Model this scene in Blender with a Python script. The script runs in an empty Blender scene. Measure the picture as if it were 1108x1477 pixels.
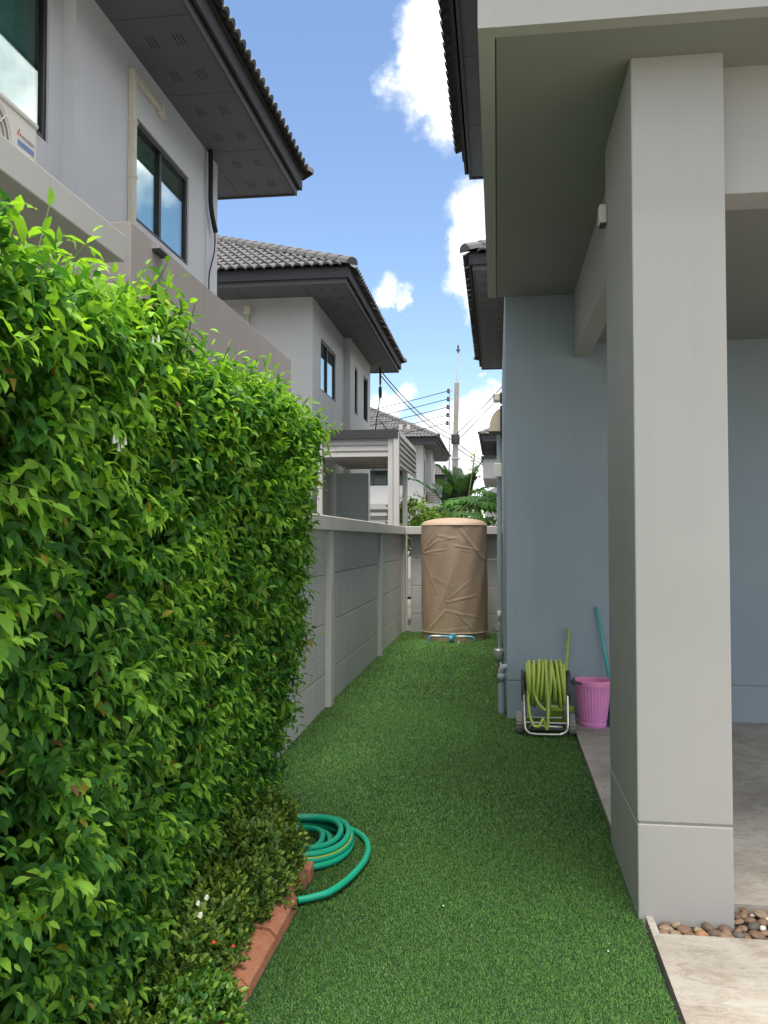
import bpy, bmesh, math, random
import numpy as np
from mathutils import Vector, Matrix

random.seed(7)
RNG = np.random.default_rng(11)
S = bpy.context.scene
COL = S.collection
R = math.radians

# ------------------------------------------------------------------ camera
CAMX = (0.0, 0.0, 1.52)
FPX, VPX, HY = 1230.0, 717.0, 778.0            # focal length in px, corridor vanishing point, horizon
yaw = math.atan((VPX - 554) / FPX)
pit = math.atan((HY - 738.5) / FPX)
cd = bpy.data.cameras.new('camera')
cd.sensor_fit = 'VERTICAL'; cd.sensor_height = 36.0; cd.lens = 36.0 * FPX / 1477.0
cd.clip_start = 0.05; cd.clip_end = 2000
cam = bpy.data.objects.new('camera', cd); COL.objects.link(cam)
cam.location = CAMX; cam.rotation_euler = (math.pi / 2 + pit, 0, yaw)
S.camera = cam
_F = Vector((-math.sin(yaw) * math.cos(pit), math.cos(yaw) * math.cos(pit), math.sin(pit)))
_R = Vector((math.cos(yaw), math.sin(yaw), 0)); _U = _R.cross(_F)
def ray(px, py):
    return (_F * FPX + _R * (px - 554) - _U * (py - 738.5)).normalized()

# ------------------------------------------------------------------ render settings, sky, sun
S.render.engine = 'CYCLES'
S.cycles.use_denoising = True
S.cycles.max_bounces = 8; S.cycles.diffuse_bounces = 4; S.cycles.transparent_max_bounces = 12
S.view_settings.view_transform = 'Standard'; S.view_settings.look = 'None'
S.view_settings.gamma = 1.0; S.view_settings.use_curve_mapping = False
S.view_settings.exposure = 2.32
SUN_EL, SUN_AZ = 78.0, 168.0          # azimuth: clockwise from +Y (north)
W = bpy.data.worlds.new('World'); S.world = W; W.use_nodes = True
nt = W.node_tree; nt.nodes.clear()
def N(t, tree=None, **k):
    n = (tree or nt).nodes.new(t)
    for a, b in k.items(): setattr(n, a, b)
    return n
out = N('ShaderNodeOutputWorld'); bg = N('ShaderNodeBackground'); bg.inputs[1].default_value = 0.046
sky = N('ShaderNodeTexSky'); sky.sky_type = 'NISHITA'; sky.sun_disc = False
sky.sun_elevation = R(SUN_EL); sky.sun_rotation = R(SUN_AZ)
sky.air_density = 1.0; sky.dust_density = 0.2; sky.ozone_density = 2.5
tc = N('ShaderNodeTexCoord')
nz = N('ShaderNodeTexNoise'); nz.inputs['Scale'].default_value = 11; nz.inputs['Detail'].default_value = 7; nz.inputs['Roughness'].default_value = 0.6
nt.links.new(tc.outputs['Generated'], nz.inputs['Vector'])
sub = N('ShaderNodeVectorMath', operation='SUBTRACT'); sub.inputs[1].default_value = (.5, .5, .5)
nt.links.new(nz.outputs['Color'], sub.inputs[0])
sc_ = N('ShaderNodeVectorMath', operation='SCALE'); sc_.inputs['Scale'].default_value = 0.13
nt.links.new(sub.outputs[0], sc_.inputs[0])
add = N('ShaderNodeVectorMath', operation='ADD')
nt.links.new(tc.outputs['Generated'], add.inputs[0]); nt.links.new(sc_.outputs[0], add.inputs[1])
# cumulus heads in view: direction, angular radius
blobs = [((628, 60), .040), ((606, 120), .040), ((640, 165), .036), ((660, 110), .05), ((625, 20), .02),
         ((690, 300), .036), ((675, 360), .028), ((700, 400), .036), ((720, 320), .05), ((672, 428), .014),
         ((556, 440), .017), ((582, 434), .013), ((566, 590), .025), ((582, 575), .018), ((545, 602), .018),
         ((690, 625), .04), ((660, 640), .03), ((705, 600), .03), ((675, 680), .04), ((640, 665), .035), ((715, 660), .04),
         ((690, 548), .010)]
prev = None
for (p, r) in blobs:
    wgt = 1.0 if r > .026 else .55
    d = N('ShaderNodeVectorMath', operation='DISTANCE')
    nt.links.new(add.outputs[0], d.inputs[0]); d.inputs[1].default_value = ray(*p)
    m = N('ShaderNodeMapRange'); m.interpolation_type = 'SMOOTHSTEP'
    m.inputs['From Min'].default_value = r * 1.25; m.inputs['From Max'].default_value = r * 0.4; m.inputs['To Max'].default_value = wgt
    nt.links.new(d.outputs['Value'], m.inputs['Value'])
    if prev is None: prev = m.outputs[0]
    else:
        x = N('ShaderNodeMath', operation='MAXIMUM'); nt.links.new(prev, x.inputs[0]); nt.links.new(m.outputs[0], x.inputs[1]); prev = x.outputs[0]
# unseen cumulus outside the view, cover raised to whiten and lift ambient light
n2 = N('ShaderNodeTexNoise'); n2.inputs['Scale'].default_value = 3.2; n2.inputs['Detail'].default_value = 6; n2.inputs['Roughness'].default_value = .55
ofs = N('ShaderNodeMapping'); ofs.inputs['Location'].default_value = (3.1, 1.7, 2.4); nt.links.new(tc.outputs['Generated'], ofs.inputs['Vector'])
nt.links.new(ofs.outputs[0], n2.inputs['Vector'])
m2 = N('ShaderNodeMapRange'); m2.interpolation_type = 'SMOOTHSTEP'
m2.inputs['From Min'].default_value = .39; m2.inputs['From Max'].default_value = .50
nt.links.new(n2.outputs['Fac'], m2.inputs['Value'])
# (fades in away from the part of the sky the photograph records)
dv = N('ShaderNodeVectorMath', operation='DISTANCE'); dv.inputs[1].default_value = ray(600, 300)
nt.links.new(tc.outputs['Generated'], dv.inputs[0])
mv = N('ShaderNodeMapRange'); mv.inputs['From Min'].default_value = .36; mv.inputs['From Max'].default_value = .46
nt.links.new(dv.outputs['Value'], mv.inputs['Value'])
mm = N('ShaderNodeMath', operation='MULTIPLY'); nt.links.new(m2.outputs[0], mm.inputs[0]); nt.links.new(mv.outputs[0], mm.inputs[1])
mx = N('ShaderNodeMath', operation='MAXIMUM'); nt.links.new(prev, mx.inputs[0]); nt.links.new(mm.outputs[0], mx.inputs[1])
# cloud body: bright tops, soft grey-blue folds
n3 = N('ShaderNodeTexNoise'); n3.inputs['Scale'].default_value = 9; n3.inputs['Detail'].default_value = 5
nt.links.new(add.outputs[0], n3.inputs['Vector'])
cr = N('ShaderNodeValToRGB'); cr.color_ramp.elements[0].position = .38; cr.color_ramp.elements[0].color = (4.4, 4.6, 5.0, 1)
cr.color_ramp.elements[1].position = .66; cr.color_ramp.elements[1].color = (12, 11.8, 11.4, 1)
nt.links.new(n3.outputs['Fac'], cr.inputs['Fac'])
mix = N('ShaderNodeMixRGB')
nt.links.new(mx.outputs[0], mix.inputs['Fac']); nt.links.new(sky.outputs[0], mix.inputs[1]); nt.links.new(cr.outputs[0], mix.inputs[2])
nt.links.new(mix.outputs[0], bg.inputs[0]); nt.links.new(bg.outputs[0], out.inputs[0])

sd = bpy.data.lights.new('sun', 'SUN'); sd.energy = 1.5; sd.angle = R(30); sd.color = (1, .92, .79)
sun = bpy.data.objects.new('sun', sd); COL.objects.link(sun)
_a, _e = R(SUN_AZ), R(SUN_EL)
sdir = Vector((math.sin(_a) * math.cos(_e), math.cos(_a) * math.cos(_e), math.sin(_e)))
sun.rotation_euler = sdir.to_track_quat('Z', 'Y').to_euler(); sun.location = (0, 0, 30)

# ------------------------------------------------------------------ materials
def lin(r, g, b):
    f = lambda c: (c / 255 / 12.92) if c <= 10 else ((c / 255 + .055) / 1.055) ** 2.4
    return (f(r), f(g), f(b))
MATS = {}
def mat(name, col, rough=.7, var=.08, scale=3.0, bump=0.0, bscale=60.0, metal=0.0, spec=.4, streak=0.0, speck=0.0, coat=0.0):
    """painted / cast surface: base colour with blotchy variation, optional vertical streaks, specks and fine relief"""
    if name in MATS: return MATS[name]
    m = bpy.data.materials.new(name); m.use_nodes = True; t = m.node_tree
    b = t.nodes['Principled BSDF']
    b.inputs['Roughness'].default_value = rough; b.inputs['Metallic'].default_value = metal
    b.inputs['Specular IOR Level'].default_value = spec; b.inputs['Coat Weight'].default_value = coat
    c = N('ShaderNodeTexCoord', t)
    geo = N('ShaderNodeNewGeometry', t)
    n = N('ShaderNodeTexNoise', t); n.inputs['Scale'].default_value = scale; n.inputs['Detail'].default_value = 6; n.inputs['Roughness'].default_value = .6
    t.links.new(geo.outputs['Position'], n.inputs['Vector'])
    mr = N('ShaderNodeMapRange', t); mr.inputs['From Min'].default_value = .3; mr.inputs['From Max'].default_value = .7
    mr.inputs['To Min'].default_value = 1 - var; mr.inputs['To Max'].default_value = 1 + var
    t.links.new(n.outputs['Fac'], mr.inputs['Value']); val = mr.outputs[0]
    if streak:
        mp = N('ShaderNodeMapping', t); mp.inputs['Scale'].default_value = (7, 7, .35)
        t.links.new(geo.outputs['Position'], mp.inputs['Vector'])
        s = N('ShaderNodeTexNoise', t); s.inputs['Scale'].default_value = 1.6; s.inputs['Detail'].default_value = 5
        t.links.new(mp.outputs[0], s.inputs['Vector'])
        sr = N('ShaderNodeMapRange', t); sr.inputs['From Min'].default_value = .52; sr.inputs['From Max'].default_value = .8
        sr.inputs['To Min'].default_value = 1; sr.inputs['To Max'].default_value = 1 - streak
        t.links.new(s.outputs['Fac'], sr.inputs['Value'])
        q = N('ShaderNodeMath', t, operation='MULTIPLY'); t.links.new(val, q.inputs[0]); t.links.new(sr.outputs[0], q.inputs[1]); val = q.outputs[0]
    if speck:
        v = N('ShaderNodeTexNoise', t); v.inputs['Scale'].default_value = 140; v.inputs['Detail'].default_value = 3
        t.links.new(geo.outputs['Position'], v.inputs['Vector'])
        vr = N('ShaderNodeMapRange', t); vr.inputs['From Min'].default_value = .35; vr.inputs['From Max'].default_value = .65
        vr.inputs['To Min'].default_value = 1 - speck; vr.inputs['To Max'].default_value = 1 + speck
        t.links.new(v.outputs['Fac'], vr.inputs['Value'])
        q = N('ShaderNodeMath', t, operation='MULTIPLY'); t.links.new(val, q.inputs[0]); t.links.new(vr.outputs[0], q.inputs[1]); val = q.outputs[0]
    hs = N('ShaderNodeVectorMath', t, operation='SCALE'); hs.inputs[0].default_value = col[:3]
    t.links.new(val, hs.inputs['Scale']); t.links.new(hs.outputs[0], b.inputs['Base Color'])
    if bump:
        bn = N('ShaderNodeTexNoise', t); bn.inputs['Scale'].default_value = bscale; bn.inputs['Detail'].default_value = 4
        t.links.new(geo.outputs['Position'], bn.inputs['Vector'])
        bp = N('ShaderNodeBump', t); bp.inputs['Strength'].default_value = bump; bp.inputs['Distance'].default_value = .01
        t.links.new(bn.outputs['Fac'], bp.inputs['Height']); t.links.new(bp.outputs[0], b.inputs['Normal'])
    MATS[name] = m; return m

def leafmat(name, rough=.42, trans=.35, tint=(1, 1, 1)):
    m = bpy.data.materials.new(name); m.use_nodes = True; t = m.node_tree
    b = t.nodes['Principled BSDF']; b.inputs['Roughness'].default_value = rough; b.inputs['Specular IOR Level'].default_value = .35
    a = N('ShaderNodeAttribute', t); a.attribute_name = 'tint'
    mu = N('ShaderNodeMixRGB', t, blend_type='MULTIPLY'); mu.inputs['Fac'].default_value = 1; mu.inputs[2].default_value = (*tint, 1)
    t.links.new(a.outputs['Color'], mu.inputs[1]); t.links.new(mu.outputs[0], b.inputs['Base Color'])
    tr = N('ShaderNodeBsdfTranslucent', t)
    w = N('ShaderNodeMixRGB', t, blend_type='MULTIPLY'); w.inputs['Fac'].default_value = 1; w.inputs[2].default_value = (1.5, 1.5, .6, 1)
    t.links.new(mu.outputs[0], w.inputs[1]); t.links.new(w.outputs[0], tr.inputs['Color'])
    ms = N('ShaderNodeMixShader', t); ms.inputs[0].default_value = trans
    t.links.new(b.outputs[0], ms.inputs[1]); t.links.new(tr.outputs[0], ms.inputs[2])
    t.links.new(ms.outputs[0], t.nodes['Material Output'].inputs['Surface'])
    return m

def glassmat():
    m = bpy.data.materials.new('window_glass'); m.use_nodes = True; t = m.node_tree
    t.nodes.remove(t.nodes['Principled BSDF'])
    g = N('ShaderNodeBsdfGlossy', t); g.inputs['Roughness'].default_value = .015; g.inputs['Color'].default_value = (.86, .95, .93, 1)
    tr = N('ShaderNodeBsdfTransparent', t); tr.inputs['Color'].default_value = (.88, .95, .93, 1)
    fr = N('ShaderNodeLayerWeight', t); fr.inputs['Blend'].default_value = .5
    pw = N('ShaderNodeMath', t, operation='POWER'); pw.inputs[1].default_value = 3; t.links.new(fr.outputs['Facing'], pw.inputs[0])
    ad = N('ShaderNodeMath', t, operation='MULTIPLY_ADD'); ad.inputs[1].default_value = .75; ad.inputs[2].default_value = .22; ad.use_clamp = True
    t.links.new(pw.outputs[0], ad.inputs[0])
    ms = N('ShaderNodeMixShader', t); t.links.new(ad.outputs[0], ms.inputs[0])
    t.links.new(tr.outputs[0], ms.inputs[1]); t.links.new(g.outputs[0], ms.inputs[2])
    t.links.new(ms.outputs[0], t.nodes['Material Output'].inputs['Surface'])
    return m

M_light = mat('paint_light_grey', (.375, .372, .360), .75, .035, 1.3, .035, 120, streak=.05)
M_white = mat('paint_off_white', (.60, .60, .58), .75, .03, 1.3, .03, 120, streak=.05)
M_pale = mat('paint_pale_grey', (.52, .525, .515), .75, .035, 1.3, .035, 120, streak=.05)
M_lilac = mat('paint_cool_grey', (.64, .65, .67), .75, .03, 1.2, .035, 120, streak=.035)
M_taupe = mat('paint_taupe', (.40, .37, .36), .75, .04, 1.2, .035, 120, streak=.08)
M_blue = mat('paint_slate_blue', (.28, .345, .395), .62, .05, 1.1, .04, 110, streak=.06)
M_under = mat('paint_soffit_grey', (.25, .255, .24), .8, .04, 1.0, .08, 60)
M_fence = mat('fence_concrete', (.47, .475, .465), .8, .06, 1.6, .25, 70, streak=.12, speck=.04)
M_fence2 = mat('fence_post_paint', (.52, .515, .495), .8, .05, 1.6, .2, 70, streak=.1, speck=.03)
M_dark = mat('dark_grey_fascia', (.062, .062, .068), .8, .1, 2.0, .1, 60, spec=.2)
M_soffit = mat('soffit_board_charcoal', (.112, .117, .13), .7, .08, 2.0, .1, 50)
M_slot = mat('vent_slot_shade', (.045, .045, .045), .9)  # dark strips; the shade inside recessed slots is put into their colour
M_tile = mat('roof_tile_grey', (.095, .094, .098), .72, .22, 2.4, .3, 60, streak=0, speck=.12)
M_frame = mat('window_frame_black', (.016, .016, .018), .4, .1)
M_curt = mat('curtain_teal', (.16, .50, .46), .9, .1, 8)
M_inside = mat('painted_room_shade', (.03, .03, .03), .9)  # near-black colour paints interior shade on panels behind openings
M_cream = mat('cream_plastic', (.62, .59, .48), .45, .05, 4)
M_pvcblue = mat('pvc_blue', (.06, .36, .52), .35, .05)
M_pvcgrey = mat('pvc_blue_grey', (.30, .37, .40), .4, .06, 6)
M_blackrub = mat('black_rubber', (.014, .014, .014), .6)
M_conc = bpy.data.materials.new('driveway_concrete'); M_conc.use_nodes = True
def _conc(t):
    b = t.nodes['Principled BSDF']; b.inputs['Roughness'].default_value = .82; b.inputs['Specular IOR Level'].default_value = .3
    geo = N('ShaderNodeNewGeometry', t)
    def nz_(sc, det, ro, dist=0, vec=(1, 1, 1)):
        mp = N('ShaderNodeMapping', t); mp.inputs['Scale'].default_value = vec; t.links.new(geo.outputs['Position'], mp.inputs['Vector'])
        n = N('ShaderNodeTexNoise', t); n.inputs['Scale'].default_value = sc; n.inputs['Detail'].default_value = det; n.inputs['Roughness'].default_value = ro; n.inputs['Distortion'].default_value = dist
        t.links.new(mp.outputs[0], n.inputs['Vector']); return n.outputs['Fac']
    def ramp(src, p0, c0, p1, c1):
        r = N('ShaderNodeValToRGB', t); e = r.color_ramp.elements; e[0].position = p0; e[0].color = (*c0, 1); e[1].position = p1; e[1].color = (*c1, 1); t.links.new(src, r.inputs[0]); return r.outputs[0]
    def mul(a, b_):
        m = N('ShaderNodeMixRGB', t, blend_type='MULTIPLY'); m.inputs[0].default_value = 1; t.links.new(a, m.inputs[1]); t.links.new(b_, m.inputs[2]); return m.outputs[0]
    c = ramp(nz_(2.6, 8, .65, 1.2), .35, (.34, .305, .265), .62, (.42, .405, .375))
    c = mul(c, ramp(nz_(7, 6, .7, 2.0, (1, 2.4, 1)), .36, (.78, .73, .68), .52, (1, 1, 1)))
    c = mul(c, ramp(nz_(1.1, 4, .6, .4), .33, (.74, .72, .70), .5, (1, 1, 1)))
    c = mul(c, ramp(nz_(120, 3, .7), .3, (.86, .86, .86), .6, (1.04, 1.04, 1.04)))
    t.links.new(c, b.inputs['Base Color'])
    bp = N('ShaderNodeBump', t); bp.inputs['Strength'].default_value = .35; bp.inputs['Distance'].default_value = .008
    t.links.new(nz_(30, 6, .65), bp.inputs['Height']); t.links.new(bp.outputs[0], b.inputs['Normal'])
_conc(M_conc.node_tree)
M_soil = mat('soil', (.05, .035, .022), .95, .3, 20, .8, 60)
M_terr = mat('terracotta_edging', (.36, .15, .085), .8, .2, 9, .5, 60, speck=.1)
M_turfbase = mat('turf_backing', (.014, .055, .014), .9, .2, 40, .6, 220)
M_ground = mat('far_ground', (.16, .15, .12), .9, .2, .4)
M_cover = mat('brown_cover', (.39, .285, .205), .55, .05, 5, .1, 40)
M_alu = mat('aluminium_tube', (.62, .60, .54), .3, .05, 8, metal=.85)
M_plast = mat('dark_grey_plastic', (.045, .047, .05), .5, .1)
M_tyre = mat('grey_tyre', (.20, .19, .18), .75, .15, 20)
M_hoseY = mat('lime_hose', (.38, .50, .09), .42, .08, 12)
M_hoseG = mat('teal_green_hose', (.008, .34, .20), .38, .06, 8)
M_hoseS = mat('hose_yellow_stripe', (.45, .52, .05), .4, .05)
M_pink = mat('pink_plastic', (.68, .25, .54), .45, .05, 6)
M_pink2 = mat('pink_rim', (.80, .28, .52), .45, .05, 6)
M_teal = mat('teal_stick', (.06, .42, .42), .35, .05)
M_cyanp = mat('cyan_dustpan', (.08, .34, .52), .4, .05)
M_lime = mat('lime_plastic', (.33, .52, .07), .45, .06)
M_bristle = mat('lime_bristle', (.25, .42, .05), .7, .2, 60)
M_pole = mat('pole_concrete', (.29, .275, .25), .85, .14, 2, .3, 30)
M_galv = mat('galvanised', (.5, .5, .5), .45, .1, 6, metal=.6)
M_wire = mat('wire_black', (.02, .02, .022), .6)
M_bark = mat('stem_bark', (.10, .075, .05), .9, .2, 30, .5, 90)
M_petal = mat('white_petal', (.8, .8, .74), .6, .03)
M_red = mat('red_flower', (.45, .04, .02), .6, .1)
M_acw = mat('ac_casing', (.66, .65, .60), .45, .04, 6)
M_acg = mat('ac_grille', (.30, .27, .23), .6, .1, 20)
M_ink = mat('grey_ink', (.25, .25, .27), .6)
M_inkb = mat('blue_ink', (.16, .24, .48), .6)
M_inkr = mat('red_ink', (.6, .05, .03), .6)
M_brass = mat('brass_valve', (.30, .24, .14), .4, .1, metal=.7)
M_siding = mat('pergola_siding', (.44, .435, .425), .7, .06, 2)
M_post = mat('pergola_post', (.54, .54, .53), .65, .05, 2)
GLASS = glassmat()
M_leaf = leafmat('hedge_leaf', .6, .4)
M_leafs = leafmat('shrub_leaf', .38, .25)
M_grass = leafmat('turf_blade', .55, .2)
M_tree = leafmat('tree_leaf', .5, .3)

# ------------------------------------------------------------------ helpers
class MB:
    def __init__(s): s.v = []; s.f = []
    def quad(s, *p):
        i = len(s.v); s.v += [tuple(q) for q in p]; s.f.append(tuple(range(i, i + len(p)))); return s
    def box(s, x0, x1, y0, y1, z0, z1):
        i = len(s.v)
        s.v += [(x0, y0, z0), (x1, y0, z0), (x1, y1, z0), (x0, y1, z0), (x0, y0, z1), (x1, y0, z1), (x1, y1, z1), (x0, y1, z1)]
        s.f += [(i, i + 3, i + 2, i + 1), (i + 4, i + 5, i + 6, i + 7), (i, i + 1, i + 5, i + 4), (i + 1, i + 2, i + 6, i + 5), (i + 2, i + 3, i + 7, i + 6), (i + 3, i, i + 4, i + 7)]
        return s
    def tube(s, pts, r, n=10, caps=True, closed=False):
        pts = [Vector(p) for p in pts]; L = len(pts); rs = r if isinstance(r, (list, tuple)) else [r] * L
        i0 = len(s.v); up = None
        for k, p in enumerate(pts):
            if closed: t = (pts[(k + 1) % L] - pts[k - 1])
            else: t = pts[min(k + 1, L - 1)] - pts[max(k - 1, 0)]
            t.normalize()
            if up is None:
                up = Vector((0, 0, 1)) if abs(t.z) < .9 else Vector((1, 0, 0))
            a = t.cross(up)
            if a.length < 1e-5: a = t.cross(Vector((0, 1, 0)))
            a.normalize(); b = a.cross(t).normalized(); up = b
            for j in range(n):
                an = 2 * math.pi * j / n
                s.v.append(tuple(p + (a * math.cos(an) + b * math.sin(an)) * rs[k]))
        for k in range(L if closed else L - 1):
            for j in range(n):
                q = i0 + ((k + 1) % L) * n
                s.f.append((i0 + k * n + j, i0 + k * n + (j + 1) % n, q + (j + 1) % n, q + j))
        if caps and not closed:
            s.f.append(tuple(i0 + j for j in reversed(range(n)))); s.f.append(tuple(i0 + (L - 1) * n + j for j in range(n)))
        return s
    def lathe(s, prof, cx=0, cy=0, n=32, rib=None):
        i0 = len(s.v)
        for (r, z) in prof:
            for j in range(n):
                a = 2 * math.pi * j / n; rr = r * (1 + (rib(j, z) if rib else 0))
                s.v.append((cx + rr * math.cos(a), cy + rr * math.sin(a), z))
        for k in range(len(prof) - 1):
            for j in range(n):
                s.f.append((i0 + k * n + j, i0 + k * n + (j + 1) % n, i0 + (k + 1) * n + (j + 1) % n, i0 + (k + 1) * n + j))
        return s
    def build(s, name, m, parent=None, smooth=False, bevel=0, kind=None):
        me = bpy.data.meshes.new(name); me.from_pydata(s.v, [], s.f); me.validate(); me.update()
        if smooth: me.polygons.foreach_set('use_smooth', [True] * len(me.polygons))
        return link(name, me, m, parent, bevel, kind)
def link(name, me, m, parent=None, bevel=0, kind=None):
    if m and not me.materials: me.materials.append(m)
    o = bpy.data.objects.new(name, me); COL.objects.link(o)
    if parent: o.parent = parent
    if bevel:
        b = o.modifiers.new('bevel', 'BEVEL'); b.width = bevel; b.segments = 2; b.limit_method = 'ANGLE'
    if kind: o['kind'] = kind
    return o
def B(name, x0, x1, y0, y1, z0, z1, m, parent=None, bevel=0):
    return MB().box(x0, x1, y0, y1, z0, z1).build(name, m, parent, bevel=bevel)
def tag(o, label, cat, group=None):
    o['label'] = label; o['category'] = cat
    if group: o['group'] = group
    return o
def thing(name, label, cat, loc=(0, 0, 0), group=None):
    o = bpy.data.objects.new(name, None); COL.objects.link(o); o.empty_display_size = .1
    return tag(o, label, cat, group)          # parts are modelled in world coordinates, origin kept at 0
def struct(o): o['kind'] = 'structure'; return o
def gz(y):                                     # the plot falls gently towards the gate
    return -0.0221 * max(0.0, 7.4 - y)
def smooth_path(pts, n=8):
    pts = [Vector(p) for p in pts]; res = []
    for k in range(len(pts) - 1):
        p0, p1, p2, p3 = pts[max(k - 1, 0)], pts[k], pts[k + 1], pts[min(k + 2, len(pts) - 1)]
        for j in range(n):
            t = j / n
            res.append(.5 * ((2 * p1) + (p2 - p0) * t + (2 * p0 - 5 * p1 + 4 * p2 - p3) * t * t + (3 * p1 - p0 - 3 * p2 + p3) * t ** 3))
    return res + [pts[-1]]

def wall_holes(name, axis, face, back, a0, a1, z0, z1, holes, m, parent):
    """slab wall with openings; axis 'x': wall at x in [back,face], a = y;  axis 'y': a = x"""
    us = sorted({a0, a1, *[h[0] for h in holes], *[h[1] for h in holes]}); zs = sorted({z0, z1, *[h[2] for h in holes], *[h[3] for h in holes]})
    mb = MB(); lo, hi = min(face, back), max(face, back)
    for i in range(len(us) - 1):
        for k in range(len(zs) - 1):
            cu, cz = (us[i] + us[i + 1]) / 2, (zs[k] + zs[k + 1]) / 2
            if any(h[0] < cu < h[1] and h[2] < cz < h[3] for h in holes): continue
            if axis == 'x': mb.box(lo, hi, us[i], us[i + 1], zs[k], zs[k + 1])
            else: mb.box(us[i], us[i + 1], lo, hi, zs[k], zs[k + 1])
    return mb.build(name, m, parent)
def window(parent, axis, face, sgn, a0, a1, z0, z1, panes=2, curtain=True, fw=.05):
    """frame set in an opening; sgn = outward direction"""
    def bx(mb, a, b, c, d, d0, d1):
        p, q = face + sgn * d0, face + sgn * d1
        lo, hi = min(p, q), max(p, q)
        return mb.box(lo, hi, a, b, c, d) if axis == 'x' else mb.box(a, b, lo, hi, c, d)
    fr = MB()
    bx(fr, a0, a1, z1 - fw, z1, -.09, -.02); bx(fr, a0, a1, z0, z0 + fw, -.09, -.02)
    bx(fr, a0, a0 + fw, z0 + fw, z1 - fw, -.09, -.02); bx(fr, a1 - fw, a1, z0 + fw, z1 - fw, -.09, -.02)
    f = fr.build('window_frame', M_frame, parent)
    w = (a1 - a0 - 2 * fw) / panes
    for k in range(panes):
        s0 = a0 + fw + k * w; off = -.045 if k % 2 else -.065
        mb = MB(); bx(mb, s0, s0 + w, z0 + fw, z1 - fw, off - .004, off + .004); mb.build('pane', GLASS, f)
        if k: bx(MB(), s0 - .025, s0 + .025, z0 + fw, z1 - fw, -.08, -.03).build('mullion', M_frame, f)
    if curtain:
        mb = MB(); n = int((a1 - a0) / .025); ps = []
        for k in range(n + 1):
            a = a0 + (a1 - a0) * k / n; d = face + sgn * (-.2 + .025 * math.sin(a * 42 + math.sin(a * 9) * 2))
            ps.append((a, d))
        for k in range(n):
            (a, d), (b, e) = ps[k], ps[k + 1]
            pt = (lambda a, d, z: (d, a, z)) if axis == 'x' else (lambda a, d, z: (a, d, z))
            mb.quad(pt(a, d, z0 - .1), pt(b, e, z0 - .1), pt(b, e, z1 + .1), pt(a, d, z1 + .1))
        mb.build('curtain', M_curt, f, smooth=True)
    else:
        bx(MB(), a0 - .3, a1 + .3, z0 - .3, z1 + .3, -.9, -.88).build('room_backing', M_inside, f)  # unlit room depth painted as a dark panel
    return f

# ------------------------------------------------------------------ roofs
TW, TL = .17, .36
def tile_rows(mb, A, u, n, L, vmax, pitch, row0, row1, seg=4):
    A = Vector(A); u = Vector(u); n = Vector(n); cp, sp = math.cos(pitch), math.sin(pitch)
    sl = n * cp + Vector((0, 0, sp)); nn = (Vector((0, 0, cp)) - n * sp)
    prof = [.052 * (math.sin(math.pi * k / seg)) ** .8 for k in range(seg + 1)]
    for i in range(row0, row1):
        v0 = i * TL; h = (v0 + TL * .5) * cp
        if v0 > vmax: break
        lo, hi = h - TW * .6, L - h + TW * .6
        j0, j1 = (0, 1) if L < TW * 2 else (int(math.ceil(lo / TW)), int(math.floor(hi / TW)))
        for j in range(max(j0, 0), j1):
            jit = random.uniform(-.004, .004)
            b0 = len(mb.v)
            for (v, lift) in ((v0 - .065, .034 + jit), (v0 + TL, .0 + jit)):
                for k in range(seg + 1):
                    mb.v.append(tuple(A + u * (TW * (j + k / seg)) + sl * v + nn * (prof[k] + lift)))
            for k in range(seg + 1):
                mb.v.append(tuple(A + u * (TW * (j + k / seg)) + sl * (v0 - .065) + nn * (prof[k] * .7 + .01 + jit)))
            s1 = seg + 1
            for k in range(seg):
                mb.f.append((b0 + k, b0 + k + 1, b0 + s1 + k + 1, b0 + s1 + k))
                mb.f.append((b0 + 2 * s1 + k, b0 + 2 * s1 + k + 1, b0 + k + 1, b0 + k))
    return mb
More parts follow.
